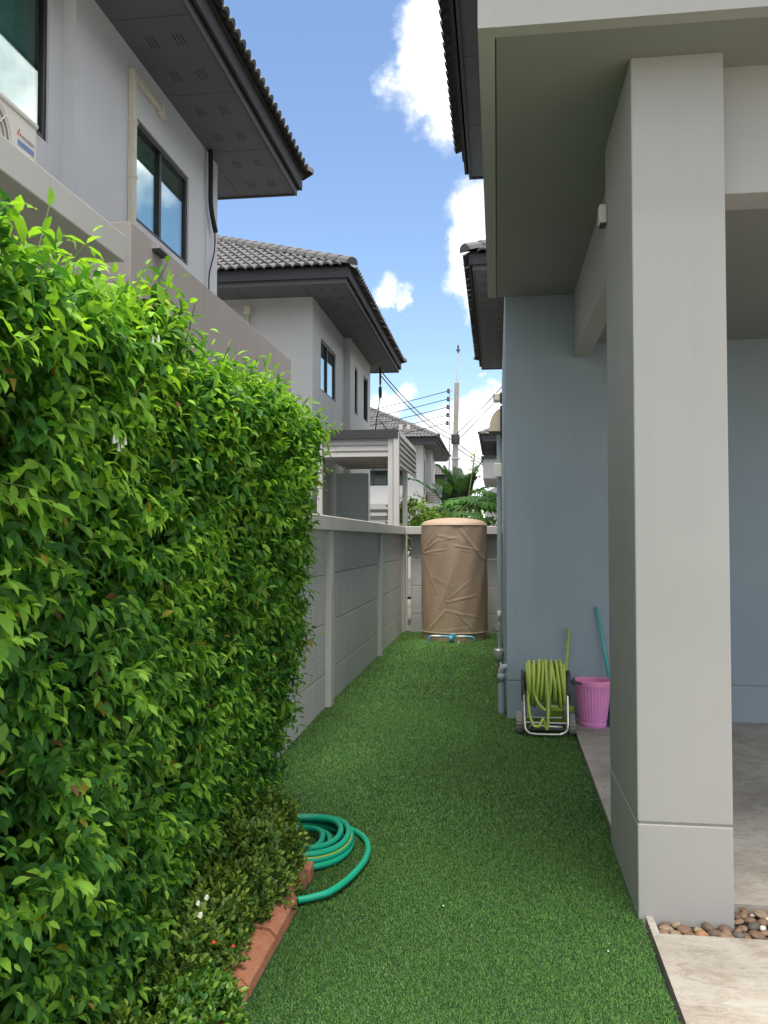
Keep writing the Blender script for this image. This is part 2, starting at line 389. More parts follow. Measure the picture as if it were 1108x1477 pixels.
def hip_roof(parent, x0, x1, y0, y1, zs, pitch_deg, slopes='SEW', wall=None, hips=(), slots=None, edge_row=''):
    p = R(pitch_deg); zt = zs + .25
    # solid underlay
    w, l = x1 - x0, y1 - y0; hw = min(w, l) / 2; top = zt + hw * math.tan(p)
    if w < l: ra, rb = (x0 + hw, y0 + hw, top), (x0 + hw, y1 - hw, top)
    else: ra, rb = (x0 + hw, y0 + hw, top), (x1 - hw, y0 + hw, top)
    c = [(x0, y0, zt), (x1, y0, zt), (x1, y1, zt), (x0, y1, zt)]
    mb = MB(); 
    if w < l: mb.quad(c[0], c[1], ra).quad(c[1], c[2], rb, ra).quad(c[2], c[3], rb).quad(c[3], c[0], ra, rb)
    else: mb.quad(c[0], c[1], rb, ra).quad(c[1], c[2], rb).quad(c[2], c[3], ra, rb).quad(c[3], c[0], ra)
    rf = mb.build('roof', M_tile, parent)
    sides = {'S': ((x0, y0), (1, 0, 0), (0, 1, 0), w), 'E': ((x1, y0), (0, 1, 0), (-1, 0, 0), l),
             'N': ((x0, y1), (1, 0, 0), (0, -1, 0), w), 'W': ((x0, y0), (0, 1, 0), (1, 0, 0), l)}
    for s in slopes:
        a, u, n, L = sides[s]; vm = hw / math.cos(p) - .1
        mb = tile_rows(MB(), (a[0], a[1], zt + .012), u, n, L, vm, p, 1 if s in edge_row else 0, 200)
        o = mb.build('tile_field', M_tile, rf, smooth=False); o['kind'] = 'stuff'
        if s in edge_row:                     # the eave course seen from below, tile by tile
            A, uu, nn_ = Vector((a[0], a[1], zt + .012)), Vector(u), Vector(n)
            one = tile_rows(MB(), (0, 0, 0), u, n, TW * 1.6, .1, p, 0, 1)
            me = bpy.data.meshes.new('roof_tile'); me.from_pydata(one.v, [], one.f); me.materials.append(M_tile)
            for k in range(int(L / TW) - 1):
                q = link('roof_tile', me, None, rf); q.location = A + uu * (TW * k)
    # ridge caps on the chosen hips
    for hname in hips:
        st = {'SE': Vector((x1, y0, zt)), 'SW': Vector((x0, y0, zt)), 'NE': Vector((x1, y1, zt)), 'NW': Vector((x0, y1, zt))}[hname]
        d = Vector((-1 if 'E' in hname else 1, 1 if 'S' in hname else -1, math.tan(p)))
        Lh = d.length * hw; d.normalize(); side = d.cross(Vector((0, 0, 1))).normalized(); up = side.cross(d).normalized()
        seg = .36; cap = MB(); ns = 7
        for (t, r) in ((-.05, .125), (.0, .135), (seg, .108)):
            for k in range(ns):
                an = math.pi * (k / (ns - 1)); cap.v.append(tuple(d * t + side * math.cos(an) * r + up * (math.sin(an) * r + .012)))
        for q in range(2):
            for k in range(ns - 1): cap.f.append((q * ns + k, q * ns + k + 1, (q + 1) * ns + k + 1, (q + 1) * ns + k))
        cap.f.append(tuple(range(ns)))
        me = bpy.data.meshes.new('ridge_tile'); me.from_pydata(cap.v, [], cap.f); me.materials.append(M_tile)
        for k in range(int(Lh / seg)):
            o = link('ridge_tile', me, None, rf); o.location = st + d * (seg * k) + Vector((0, 0, .02))
    # fascia boards, two steps
    def ring(a, b, z0, z1, inset, th):
        m = MB(); X0, X1, Y0, Y1 = x0 + inset, x1 - inset, y0 + inset, y1 - inset
        m.box(X0, X1, Y0, Y0 + th, z0, z1).box(X0, X1, Y1 - th, Y1, z0, z1).box(X0, X0 + th, Y0 + th, Y1 - th, z0, z1).box(X1 - th, X1, Y0 + th, Y1 - th, z0, z1)
        return m.build(a, b, parent)
    ring('upper_fascia', M_dark, zs + .07, zs + .245, .03, .03)
    ring('lower_fascia', mat('fascia_mid_grey', (.10, .10, .105), .8, .08, 2, spec=.2), zs - .02, zs + .12, .085, .03)
    # soffit
    wx0, wx1, wy0, wy1 = wall; i = .117
    def panels(X0, X1, Y0, Y1, along):
        step = 1.24; L = (Y1 - Y0) if along == 'y' else (X1 - X0); n = max(1, round(L / step))
        for k in range(n):
            a, b = L * k / n + .004, L * (k + 1) / n - .004
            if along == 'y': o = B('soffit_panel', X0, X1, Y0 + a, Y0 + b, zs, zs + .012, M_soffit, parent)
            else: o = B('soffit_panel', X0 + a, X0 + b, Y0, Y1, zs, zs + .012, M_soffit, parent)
            if slots and slots in 'EW' and along == 'y' and ((X0 > (x0 + x1) / 2) == (slots == 'E')):
                mb = MB(); cx = (X0 + X1) / 2
                for fy in (.27, .73):
                    for gx in (-.16, .1):
                        for q in range(3):
                            sx = cx + gx + q * .035; sy = Y0 + a + (b - a) * fy
                            mb.box(sx, sx + .010, sy - .09, sy + .09, zs - .0016, zs + .002)
                mb.build('vent_slot', M_slot, o, kind='stuff')
    panels(wx1, x1 - i, y0 + i, y1 - i, 'y'); panels(x0 + i, wx0, y0 + i, y1 - i, 'y')
    panels(wx0 + .003, wx1 - .003, y0 + i, wy0, 'x'); panels(wx0 + .003, wx1 - .003, wy1, y1 - i, 'x')
    return rf

# ------------------------------------------------------------------ ground
def sheet(name, x0, x1, ys, zf, m, th=.0):
    mb = MB()
    for a, b in zip(ys[:-1], ys[1:]):
        mb.quad((x0, a, zf(a)), (x1, a, zf(a)), (x1, b, zf(b)), (x0, b, zf(b)))
    return mb.build(name, m)
struct(sheet('ground', -150, 150, [-60, 260], lambda y: -.27, M_ground))
struct(sheet('lawn', -1.62, .60, [-1, 3, 7.4, 14.2], lambda y: gz(y) - .004, M_turfbase))
struct(sheet('street', -60, 60, [25.5, 37.5], lambda y: -.2, mat('asphalt', (.06, .06, .06), .9, .15, 3, .4, 60)))

def leaf_verts():
    v = np.array([(0, 0, 0), (0, .33, -.035), (0, .68, -.07), (0, 1, -.2), (-.2, .28, .055), (-.195, .6, .03), (.2, .28, .055), (.195, .6, .03)], float)
    f = [(0, 1, 4), (0, 6, 1), (1, 2, 5, 4), (1, 6, 7, 2), (2, 3, 5), (2, 7, 3)]
    return v, f
def leaf_cloud(name, P, D, Nn, Ls, Wd, cols, m, parent=None, kind='stuff', tmpl=None):
    """P positions, D leaf directions, Nn normals, Ls lengths, Wd width factor, cols rgb per leaf"""
    tv, tf = tmpl or leaf_verts(); n = len(P); k = len(tv)
    D = D / np.linalg.norm(D, axis=1, keepdims=True)
    X = np.cross(D, Nn); X /= np.maximum(np.linalg.norm(X, axis=1, keepdims=True), 1e-6); Z = np.cross(X, D)
    V = (P[:, None] + (X[:, None] * (tv[None, :, 0:1] * Wd[:, None, None]) + D[:, None] * tv[None, :, 1:2] + Z[:, None] * tv[None, :, 2:3]) * Ls[:, None, None]).reshape(-1, 3)
    sizes = np.array([len(q) for q in tf]); flat = np.concatenate([np.array(q) for q in tf])
    loops = (flat[None] + (np.arange(n) * k)[:, None]).ravel()
    tot = np.tile(sizes, n); st = np.concatenate([[0], np.cumsum(tot)[:-1]])
    me = bpy.data.meshes.new(name); me.vertices.add(len(V)); me.vertices.foreach_set('co', V.ravel().astype(np.float32))
    me.loops.add(len(loops)); me.loops.foreach_set('vertex_index', loops.astype(np.int32))
    me.polygons.add(len(tot)); me.polygons.foreach_set('loop_start', st.astype(np.int32)); me.polygons.foreach_set('loop_total', tot.astype(np.int32))
    me.polygons.foreach_set('use_smooth', np.ones(len(tot), bool))
    at = me.attributes.new('tint', 'FLOAT_COLOR', 'POINT')
    c = np.concatenate([np.repeat(cols, k, axis=0), np.ones((n * k, 1))], axis=1)
    at.data.foreach_set('color', c.ravel().astype(np.float32))
    me.update(); me.validate()
    return link(name, me, m, parent, kind=kind)

# artificial turf blades: dense near the camera, coarser far away
BT = (np.array([(-.5, 0, 0), (.5, 0, 0), (.32, .6, .06), (0, 1, .2), (-.32, .6, .06)], float), [(0, 1, 2, 4), (4, 2, 3)])
P_, L_, W_ = [], [], []
for (y0, y1, dens, ln, wd) in ((1.6, 4.6, 36000, .0125, .0030), (4.6, 8.0, 15000, .015, .0048), (8.0, 14.05, 5500, .018, .009)):
    n = int((y1 - y0) * 2.2 * dens)
    P_.append(np.stack([RNG.uniform(-1.58, .60, n), RNG.uniform(y0, y1, n), np.zeros(n)], 1)); L_.append(ln * RNG.uniform(.7, 1.2, n)); W_.append(np.full(n, wd))
P_ = np.concatenate(P_); L_ = np.concatenate(L_); W_ = np.concatenate(W_)
edge = .607 + .012 * np.sin(P_[:, 1] * 9) + .006 * np.sin(P_[:, 1] * 31)
keep = (P_[:, 0] < edge - .006) & ~((P_[:, 0] < -.86) & (P_[:, 1] < 4.02)) & ~((P_[:, 0] > .055) & (P_[:, 1] > 7.39)) & ~((P_[:, 0] > .575) & (P_[:, 1] > 3.76) & (P_[:, 1] < 4.66)) & (P_[:, 0] > -1.545)
P_, L_, W_ = P_[keep], L_[keep], W_[keep]; n = len(P_)
P_[:, 2] = -0.0221 * np.maximum(0, 7.4 - P_[:, 1]) - .004
an = RNG.uniform(0, 2 * np.pi, n); le = RNG.uniform(.2, 2.0, n)
D_ = np.stack([np.cos(an) * le, np.sin(an) * le - .12, np.ones(n)], 1)
Nn_ = np.stack([np.cos(an), np.sin(an), np.full(n, -.2)], 1)
g = RNG.uniform(0, 1, n)[:, None]
patch = (.9 + .13 * np.sin(P_[:, 0] * 3.1 + 1.3 * np.sin(P_[:, 1] * 1.7)) * np.sin(P_[:, 1] * 2.3 + .6))[:, None]
C_ = (np.array([(.037, .115, .021)]) * (1 - g) + np.array([(.115, .255, .046)]) * g) * patch
dry = RNG.uniform(0, 1, n) < .025; C_[dry] = np.array([.17, .20, .07]) * RNG.uniform(.6, 1, (dry.sum(), 1))
tag(leaf_cloud('grass', P_, D_, Nn_, L_, W_ / L_, C_, M_grass, tmpl=BT), 'short green artificial turf pile covering the side yard', 'grass')

# driveway slabs round the pillar's pebble strip
dz = .012
def slab(x0, x1, y0, y1):
    mb = MB(); t = [(x0, y0, gz(y0) + dz), (x1, y0, gz(y0) + dz), (x1, y1, gz(y1) + dz), (x0, y1, gz(y1) + dz)]
    b = [(p[0], p[1], p[2] - .14) for p in t]
    mb.quad(*t).quad(*b[::-1])
    for k in range(4): mb.quad(b[k], b[(k + 1) % 4], t[(k + 1) % 4], t[k])
    return mb
drive = slab(.615, 7, -1, 3.615).build('driveway', M_conc, bevel=.006); struct(drive)
slab(.615, .645, 3.618, 3.765).build('kerb_strip', M_conc, drive, bevel=.004)
slab(.98, 7, 3.93, 7.40).build('carport_slab', M_conc, drive, bevel=.006)
slab(.61, .977, 4.655, 7.40).build('carport_slab', M_conc, drive, bevel=.006)
struct(B('gravel_bed', .645, 7, 3.618, 3.927, -.27, gz(3.7) - .022, M_soil))
# soil bed
struct(sheet('planting_bed', -1.55, -.90, [-.5, 3.98], lambda y: gz(y) + .03, M_soil))

# ------------------------------------------------------------------ own house with carport (right)
H = thing('house', 'slate blue house with pale grey carport pillar and wide flat carport soffit', 'house')
WX, WY = .08, 7.405
wall_holes('wall', 'y', WY, WY + .2, WX, 7, .322, 3.9, [], M_blue, H)
B('wall', WX + .001, 7, WY + .2, 13.3, .322, 3.9, M_blue, H)
B('plinth', WX, 7, WY + .0, 13.3, -.2, .312, M_blue, H)
B('plinth_groove', WX + .012, 6.9, WY + .012, 13.28, .30, .33, M_blue, H)
# pillar
PX0, PX1, PY0, PY1 = .586, .975, 3.768, 4.65
B('pillar', PX0, PX1, PY0, PY1, .322, 3.622, M_light, H, bevel=.006)
B('pillar_plinth', PX0, PX1, PY0, PY1, -.26, .314, M_light, H, bevel=.005)
B('pillar_groove', PX0 + .008, PX1 - .008, PY0 + .008, PY1 - .008, .30, .33, M_light, H)
# flat roof of the carport: outer drip edge, soffit field, fascia
SZ = 3.62
B('carport_edge', -.07, .0, 3.455, 7.40, SZ - .004, 4.2, M_light, H)
B('carport_edge', .0, 7, 3.457, 3.53, SZ - .004, 4.2, M_light, H)
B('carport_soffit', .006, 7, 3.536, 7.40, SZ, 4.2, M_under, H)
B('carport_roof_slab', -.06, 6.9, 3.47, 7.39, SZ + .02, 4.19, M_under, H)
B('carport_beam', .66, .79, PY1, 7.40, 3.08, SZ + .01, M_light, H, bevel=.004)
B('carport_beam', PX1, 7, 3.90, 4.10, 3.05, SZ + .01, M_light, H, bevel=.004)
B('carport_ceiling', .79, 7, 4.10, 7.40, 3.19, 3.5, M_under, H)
# upper storey and roof
B('upper_wall', .36, 7, 4.4, 9.8, 3.92, 6.0, M_light, H)
hip_roof(H, -.41, 8, 2.4, 10.58, 6.0, 27, slopes='W', wall=(.36, 7, 4.4, 9.8), edge_row='W', slots='W')

def elbow_pipe(name, pts, r, m, parent, n=12): return MB().tube(smooth_path(pts, 6), r, n).build(name, m, parent, smooth=True)

# ------------------------------------------------------------------ left neighbour
N1 = thing('house', 'pale two-storey house with charcoal eaves, rising behind the leafy hedge', 'house')
wx = -3.3
wall_holes('wall', 'x', wx, wx - .2, 6.27, 9.73, 3.3, 6.0, [(7.36, 8.78, 4.47, 5.44)], M_lilac, N1)
wall_holes('wall', 'x', wx - .1, wx - .3, 1.5, 6.27, 3.3, 6.0, [(4.75, 6.05, 4.55, 5.75)], M_lilac, N1)
B('wall', -9, wx - .005, 9.53, 9.729, 0, 6.0, M_lilac, N1)
B('wall', -9, wx - .105, 1.3, 1.5, 0, 6.0, M_lilac, N1)
window(N1, 'x', wx, 1, 7.36, 8.78, 4.47, 5.44, 2)
window(N1, 'x', wx - .1, 1, 4.75, 6.05, 4.55, 5.75, 2)
B('annexe_wall', -3.28, -2.42, 5.37, 9.86, -.2, 3.65, M_taupe, N1, bevel=.006)
B('ground_floor_wall', -3.6, -2.85, 1.5, 5.36, -.2, 3.2, M_taupe, N1)
B('ledge', -3.39, -2.23, 0.8, 4.868, 3.2, 3.365, M_pale, N1, bevel=.006)
hip_roof(N1, -10.5, -2.47, 0.4, 10.78, 6.0, 27, slopes='E', wall=(-9.5, wx, 1.3, 9.73), edge_row='E', slots='E', hips=('NE',))
# air-conditioning pipe cover
g = MB().box(wx, wx + .06, 7.24, 7.31, 3.66, 5.80).box(wx, wx + .055, 7.312, 7.92, 5.735, 5.80).build('pipe_cover', M_cream, N1, bevel=.008)
for z in (4.2, 4.8, 5.3): B('clip', wx, wx + .066, 7.235, 7.315, z, z + .03, M_cream, g)
B('end_cap', wx, wx + .07, 7.90, 8.02, 5.70, 5.80, M_cream, g, bevel=.01)
elbow_pipe('insulated_pipe', [(wx + .05, 9.33, 6.0), (wx + .055, 9.33, 5.7), (wx + .05, 9.36, 5.35), (wx + .06, 9.5, 5.10)], .028, M_blackrub, N1)
elbow_pipe('cable', [(wx + .05, 9.5, 5.11), (wx + .04, 9.52, 4.9), (wx + .03, 9.44, 4.7), (wx + .03, 9.36, 4.5), (wx + .03, 9.4, 4.1)], .008, M_blackrub, N1, 6)
elbow_pipe('cable', [(wx + .02, 9.24, 6.0), (wx + .02, 9.25, 5.2), (wx + .02, 9.28, 4.8), (wx + .02, 9.22, 4.0)], .005, M_galv, N1, 6)
lv = B('wall_vent', -2.42, -2.36, 5.72, 5.90, 3.585, 3.60, M_galv, N1); B('vent_lip', -2.42, -2.37, 5.73, 5.89, 3.565, 3.585, M_plast, lv)
B('outlet_box', -2.42, -2.36, 9.52, 9.62, 3.08, 3.17, M_cream, N1, bevel=.006)

# air conditioner on the ledge
AC = thing('air_conditioner', 'white outdoor air conditioner unit standing on the house ledge', 'air conditioner')
ax = -2.72; ay0, ay1, az0, az1 = 3.92, 4.715, 3.41, 4.0
B('casing', ax - .28, ax, ay0, ay1, az0, az1 - .03, M_acw, AC, bevel=.012)
B('top_cover', ax - .29, ax + .008, ay0 - .006, ay1 + .006, az1 - .028, az1, M_acw, AC, bevel=.008)
for y in (4.05, 4.58): B('foot', ax - .27, ax + .02, y, y + .05, 3.365, 3.41, M_galv, AC)
fg = MB(); cy, cz = 4.22, 3.735
for r_ in (.03, .07, .11, .15, .19, .215): fg.tube([(ax + .012, cy + r_ * math.cos(t), cz + r_ * math.sin(t)) for t in np.linspace(0, 2 * math.pi, 33)[:-1]], .004, 5, closed=True)
for t in range(8): a = t * math.pi / 4; fg.tube([(ax + .012, cy, cz), (ax + .012, cy + .22 * math.cos(a), cz + .22 * math.sin(a))], .004, 5)
d = MB(); d.quad(*[(ax + .003, cy + .215 * math.cos(t), cz + .215 * math.sin(t)) for t in np.linspace(0, 2 * math.pi, 29)[:-1]])
d.build('fan_opening', M_acg, AC); fg.build('fan_grille', M_acw, AC)
lg = MB()
for (dy, dz_) in ((0, .014), (-.012, -.007), (.012, -.007)):
    c = (4.52 + dy, 3.86 + dz_); lg.quad((ax + .0025, c[0] - .008, c[1]), (ax + .0025, c[0], c[1] - .013), (ax + .0025, c[0] + .008, c[1]), (ax + .0025, c[0], c[1] + .013))
lg.build('logo', M_inkr, AC)
def text_mesh(name, body, size, mtx, m, parent):
    cu = bpy.data.curves.new(name, 'FONT'); cu.body = body; cu.size = size; cu.extrude = .0006
    tmp = bpy.data.objects.new(name, cu); COL.objects.link(tmp); bpy.context.view_layer.update()
    me = bpy.data.meshes.new_from_object(tmp.evaluated_get(bpy.context.evaluated_depsgraph_get()))
    bpy.data.objects.remove(tmp); me.materials.clear(); o = link(name, me, m, parent); o.matrix_world = mtx; return o
rotx = Matrix(((0, 0, 1, ax + .002), (1, 0, 0, 4.545), (0, 1, 0, 3.842), (0, 0, 0, 1)))
text_mesh('lettering', 'MITSUBISHI', .027, rotx, M_ink, AC)
B('blue_label', ax, ax + .0022, 4.51, 4.68, 3.79, 3.82, M_inkb, AC)

# ------------------------------------------------------------------ second left house
N2 = thing('house', 'grey two-storey house with hipped tile roof behind the lattice-sided canopy', 'house')
wall_holes('wall', 'x', -3.36, -3.56, 15.5, 18.6, 0, 6.0, [(16.07, 17.6, 4.4, 5.42)], M_pale, N2)
wall_holes('wall', 'x', -3.22, -3.5, 18.6, 21.6, 0, 6.0, [(19.2, 19.6, 4.4, 5.5), (20.5, 21.2, 4.45, 5.55)], M_pale, N2)
wall_holes('wall', 'y', 15.31, 15.499, -11, -3.36, 0, 6.0, [], M_pale, N2)
B('wall', -11, -3.23, 21.4, 21.599, 0, 6.0, M_pale, N2)
window(N2, 'x', -3.36, 1, 16.07, 17.6, 4.4, 5.42, 2); window(N2, 'x', -3.22, 1, 19.2, 19.6, 4.4, 5.5, 1); window(N2, 'x', -3.22, 1, 20.5, 21.2, 4.45, 5.55, 1)
B('ground_floor_block', -3.21, -2.60, 16.9, 17.2, -.2, 2.85, mat('paint_pale_blue_grey', (.42, .49, .50), .7, .04, 1.5), N2)
hip_roof(N2, -12, -2.5, 14.4, 22.65, 6.0, 27, slopes='SE', wall=(-11, -3.36, 15.31, 21.6), slots='E', hips=('SE', 'NE'))
pf = MB().tube([(-4.58, 15.27, 5.2), (-4.58, 15.27, 5.72)], .03, 8).build('vent_pipe', M_cream, N2, smooth=True)
B('vent_cap', -4.64, -4.52, 15.2, 15.31, 5.70, 5.86, M_cream, pf, bevel=.01)
# cable bracket under the far eave
bk = MB().tube([(-3.0, 21.9, 6.0), (-3.0, 21.9, 5.55)], .03, 6).build('cable_bracket', M_plast, N2)
MB().tube([(-3.0 + .0, 21.9 + .09 * math.cos(t), 5.35 + .13 * math.sin(t)) for t in np.linspace(0, 6.283, 17)[:-1]], .035, 6, closed=True).build('cable_coil', M_blackrub, bk)
MB().tube(smooth_path([(-3.0, 21.9, 5.6), (-3.02, 21.8, 5.0), (-3.1, 21.75, 4.3), (-2.9, 21.75, 4.0), (-2.8, 21.8, 4.3), (-3.0, 21.8, 4.6)], 5), .014, 5).build('loose_cable', M_wire, bk)

# canopy (pergola) in the second house's yard
CN = thing('canopy', 'grey flat canopy with lap-board sides on square posts behind the boundary wall', 'canopy')
cx0, cx1, cy0, cy1 = -3.2, -1.73, 15.0, 18.2
cz = -.2
B('roof_fascia', cx0, cx1, cy0 - .06, cy0 - .02, 3.315, 3.47, M_dark, CN)
B('roof_sheet', cx0, cx1 - .02, cy0 - .02, cy1, 3.43, 3.46, M_dark, CN)
for k in range(3): MB().quad((cx0, cy0 - .012, 3.00 + k * .105), (cx1 - .16, cy0 - .012, 3.00 + k * .105), (cx1 - .16, cy0 + .012, 3.115 + k * .105), (cx0, cy0 + .012, 3.115 + k * .105)).box(cx0, cx1 - .16, cy0 - .012, cy0 + .02, 2.995 + k * .105, 3.002 + k * .105).build('lap_board', M_siding, CN)
for k in range(6): MB().quad((cx1 + .025, cy0 + .03, 2.84 + k * .105), (cx1 + .025, cy1, 2.84 + k * .105), (cx1 + .0, cy1, 2.955 + k * .105), (cx1 + .0, cy0 + .03, 2.955 + k * .105)).box(cx1 - .006, cx1 + .025, cy0 + .03, cy1, 2.832 + k * .105, 2.842 + k * .105).build('lap_board', M_siding, CN)
for (x, y, w) in ((-1.87, 15.02, .09), (-1.765, 15.0, .10), (-1.80, 16.75, .09), (-3.15, 15.02, .09)): B('post', x - w / 2, x + w / 2, y - w / 2, y + w / 2, -.27, 3.42, M_post, CN)
for k in range(7): B('ceiling_slat', cx0, cx1 - .07, cy0 + .35 + k * .42, cy0 + .45 + k * .42, 3.02, 3.07, M_siding, CN)
for x in (-2.9, -2.3): B('rafter', x, x + .05, cy0 + .1, cy1 - .1, 3.08, 3.2, M_dark, CN)
for x in (-1.72, -1.58): B('roof_bracket', x, x + .06, 15.0, 15.1, 3.47, 3.56, M_white, CN)

# ------------------------------------------------------------------ third left house and the ones beyond
N3 = thing('house', 'white two-storey house with hipped roof beyond the utility pole', 'house')
wall_holes('wall', 'y', 40.2, 40.4, -10, -3.47, 3.2, 6.0, [(-6.6, -4.4, 4.08, 4.95)], M_white, N3)
wall_holes('wall', 'x', -3.47, -3.7, 40.4, 48.0, 3.2, 6.0, [(41.0, 41.5, 3.7, 5.4), (44.4, 45.4, 4.0, 5.4)], M_white, N3)
window(N3, 'y', 40.2, -1, -6.6, -4.4, 4.08, 4.95, 3, curtain=False); window(N3, 'x', -3.47, 1, 41.0, 41.5, 3.7, 5.4, 1); window(N3, 'x', -3.47, 1, 44.4, 45.4, 4.0, 5.4, 1)
B('pilaster', -3.46, -3.25, 42.3, 44.0, 3.2, 6.0, M_white, N3)
B('floor_slab', -10, -2.7, 40.1, 48, 2.95, 3.198, M_light, N3)
B('porch_roof', -9, -4.2, 38.9, 40.08, 2.6, 2.75, M_light, N3); B('porch_beam', -9, -4.3, 39.0, 39.2, 2.2, 2.4, M_siding, N3)
wall_holes('ground_floor_wall', 'y', 40.6, 40.8, -10, -3.8, -.27, 2.95, [(-7.2, -4.2, -.2, 2.1)], M_light, N3)
B('opening_shade_panel', -9.9, -3.9, 42, 42.1, -.27, 2.95, M_inside, N3)  # dark panel; shade within the ground-floor openings is put into its colour
for x in (-3.6, -4.0): B('porch_column', x - .1, x + .1, 39.3, 39.5, -.27, 2.95, M_light, N3)
hip_roof(N3, -11, -2.7, 39.2, 48.9, 6.0, 27, slopes='SE', wall=(-10, -3.47, 40.2, 48.0), hips=('SE', 'NE'))
A3 = thing('air_conditioner', 'small grey outdoor air conditioner on the far white house slab', 'air conditioner')
B('casing', -3.4, -3.05, 42.0, 42.8, 3.2, 3.85, M_acg, A3)
for k in range(5): B('grille_bar', -3.4, -3.04, 41.98, 42.82, 3.27 + k * .12, 3.29 + k * .12, M_acw, A3)

N4 = thing('house', 'far grey house with dark eaves mostly hidden behind the banana plant', 'house')
B('wall', -10, -3.5, 53, 62, -.27, 5.2, M_light, N4); hip_roof(N4, -11, -2.55, 52, 62.5, 5.2, 27, slopes='SE', wall=(-10, -3.5, 53, 62), hips=('SE',))
window(N4, 'x', -3.46, 1, 54, 55.2, 3.6, 4.7, 2, curtain=False)

# right-hand neighbours
R2 = thing('house', 'grey house whose dark eave shows past the slate blue wall', 'house')
B('wall', .22, 8, 15, 21.7, -.27, 6.0, M_light, R2); hip_roof(R2, -.47, 9, 14.0, 22.55, 6.0, 27, slopes='SW', wall=(.22, 8, 15, 21.7), slots='W', hips=('SW', 'NW'))
R3 = thing('house', 'distant grey house with balcony block beyond the beige exhaust hood', 'house')
B('wall', .1, 8, 39.2, 47, -.27, 6.0, M_light, R3); hip_roof(R3, -.72, 9, 38.2, 48, 5.95, 27, slopes='SW', wall=(.1, 8, 39.2, 47), hips=('SW',))
B('balcony_block', -.62, .098, 39.0, 46, 4.3, 5.2, M_siding, R3); B('balcony_fascia', -.7, .09, 38.8, 46.2, 5.2, 5.3, M_dark, R3)
window(R3, 'y', 39.17, -1, .25, 1.0, 5.2, 5.8, 1, curtain=False)
R4 = thing('house', 'tiny far house with grey gable roof above the tree tops', 'house')
B('wall', -.9, 5, 71, 78, -.27, 5.0, M_light, R4); hip_roof(R4, -1.1, 6, 70, 79, 5.0, 27, slopes='SW', wall=(-.9, 5, 71, 78))

# ------------------------------------------------------------------ boundary wall
FW = thing('boundary_wall', 'grey precast concrete boundary wall with posts, panels and flat cap', 'wall')
fx = -1.55; rows = [(-.26, .30), (.305, .752), (.757, 1.196), (1.201, 1.605)]
posts = [1.6, 4.66, 7.72, 11.15, 14.0]
for y in posts: B('post', fx - .12, fx + .05, y - .075, y + .075, -.26, 1.6, M_fence2, FW, bevel=.006)
for a, b in zip([-1.4] + posts[:-1], posts):
    for (z0, z1) in rows:
        o = B('panel', fx - .07, fx, a + .076, b - .076, z0, z1, M_fence, FW, bevel=.007)
B('cap', fx - .15, fx + .075, -1.4, 13.84, 1.6, 1.73, M_fence2, FW, bevel=.008)
B('cap', fx - .15, 4, 13.845, 14.11, 1.601, 1.731, M_fence2, FW, bevel=.008)
bx = [-1.46, 1.2, 4]
for a, b in zip(bx[:-1], bx[1:]):
    for (z0, z1) in rows: B('panel', a + .05, b - .05, 14.0, 14.07, z0, z1, M_fence, FW, bevel=.007)
for x in bx[1:]: B('post', x - .07, x + .07, 13.95, 14.09, -.26, 1.6, M_fence2, FW, bevel=.006)

# ------------------------------------------------------------------ covered water tank
TK = thing('water_tank', 'tall round water tank wrapped in a wrinkled brown cover by the back wall', 'tank')
tcx, tcy, tr = -.66, 13.27, .508
cre = []
def cr_(u0, v0, u1, v1, a, w): cre.append((u0, v0, u1, v1, a, w))
# creases in (x across -.5..+.5, z) as seen from the yard
for q in ((-.47, 1.33, -.25, 1.62, .012, .018), (-.47, 1.33, -.2, 1.52, .012, .016), (-.47, 1.31, -.1, 1.37, .012, .014), (-.47, 1.30, -.22, 1.30, .008, .013),
          (.12, 1.66, .47, 1.20, .016, .022), (.02, 1.43, .40, 1.35, .012, .016), (.1, 1.36, .36, 1.33, .008, .013), (-.25, 1.58, .1, 1.52, .009, .02), (-.2, 1.50, .12, 1.56, .008, .015),
          (-.44, 1.2, -.24, .70, .009, .022), (-.20, .50, .05, 1.15, .010, .02), (-.1, .58, .35, .68, .012, .016), (-.05, .64, .28, .92, .007, .02), (-.08, .45, .34, .36, .009, .018),
          (.08, .42, .30, .16, .011, .018), (-.1, .46, -.38, .14, .012, .02), (-.38, .12, .25, .20, .006, .02), (.36, .95, .46, .55, .008, .02), (-.3, .95, .0, .80, .005, .03), (-.42, .9, -.36, .3, .006, .025)):
    cr_(*q)
def crease(x, z, front):
    h = 0
    if front <= 0: return 0
    for (u0, v0, u1, v1, a, w) in cre:
        dx, dz_ = u1 - u0, v1 - v0; l2 = dx * dx + dz_ * dz_; t = max(0, min(1, ((x - u0) * dx + (z - v0) * dz_) / l2))
        dd = math.hypot(x - u0 - t * dx, z - v0 - t * dz_); h += a * math.exp(-(dd / w) ** 2) * (.35 + .65 * math.sin(math.pi * min(1, t * .9 + .1))) - a * .5 * math.exp(-((dd - w * 1.8) / w) ** 2) * .5
    return h
mb = MB(); nu, nv = 300, 150
for k in range(nv + 1):
    z = .115 + (1.735 - .115) * k / nv
    for j in range(nu):
        a = 2 * math.pi * j / nu; sx, sy = math.cos(a), math.sin(a)
        r = tr + .004 * math.sin(a * 5 + z * 3) + .003 * math.sin(a * 11 - z * 7 + 1) + .30 * crease(sx * tr, z, -sy)
        if k == 0: r += .006
        mb.v.append((tcx + r * sx, tcy + r * sy, z))
for k in range(nv):
    for j in range(nu): mb.f.append((k * nu + j, k * nu + (j + 1) % nu, (k + 1) * nu + (j + 1) % nu, (k + 1) * nu + j))
cv = mb.build('cover', M_cover, TK, smooth=True)
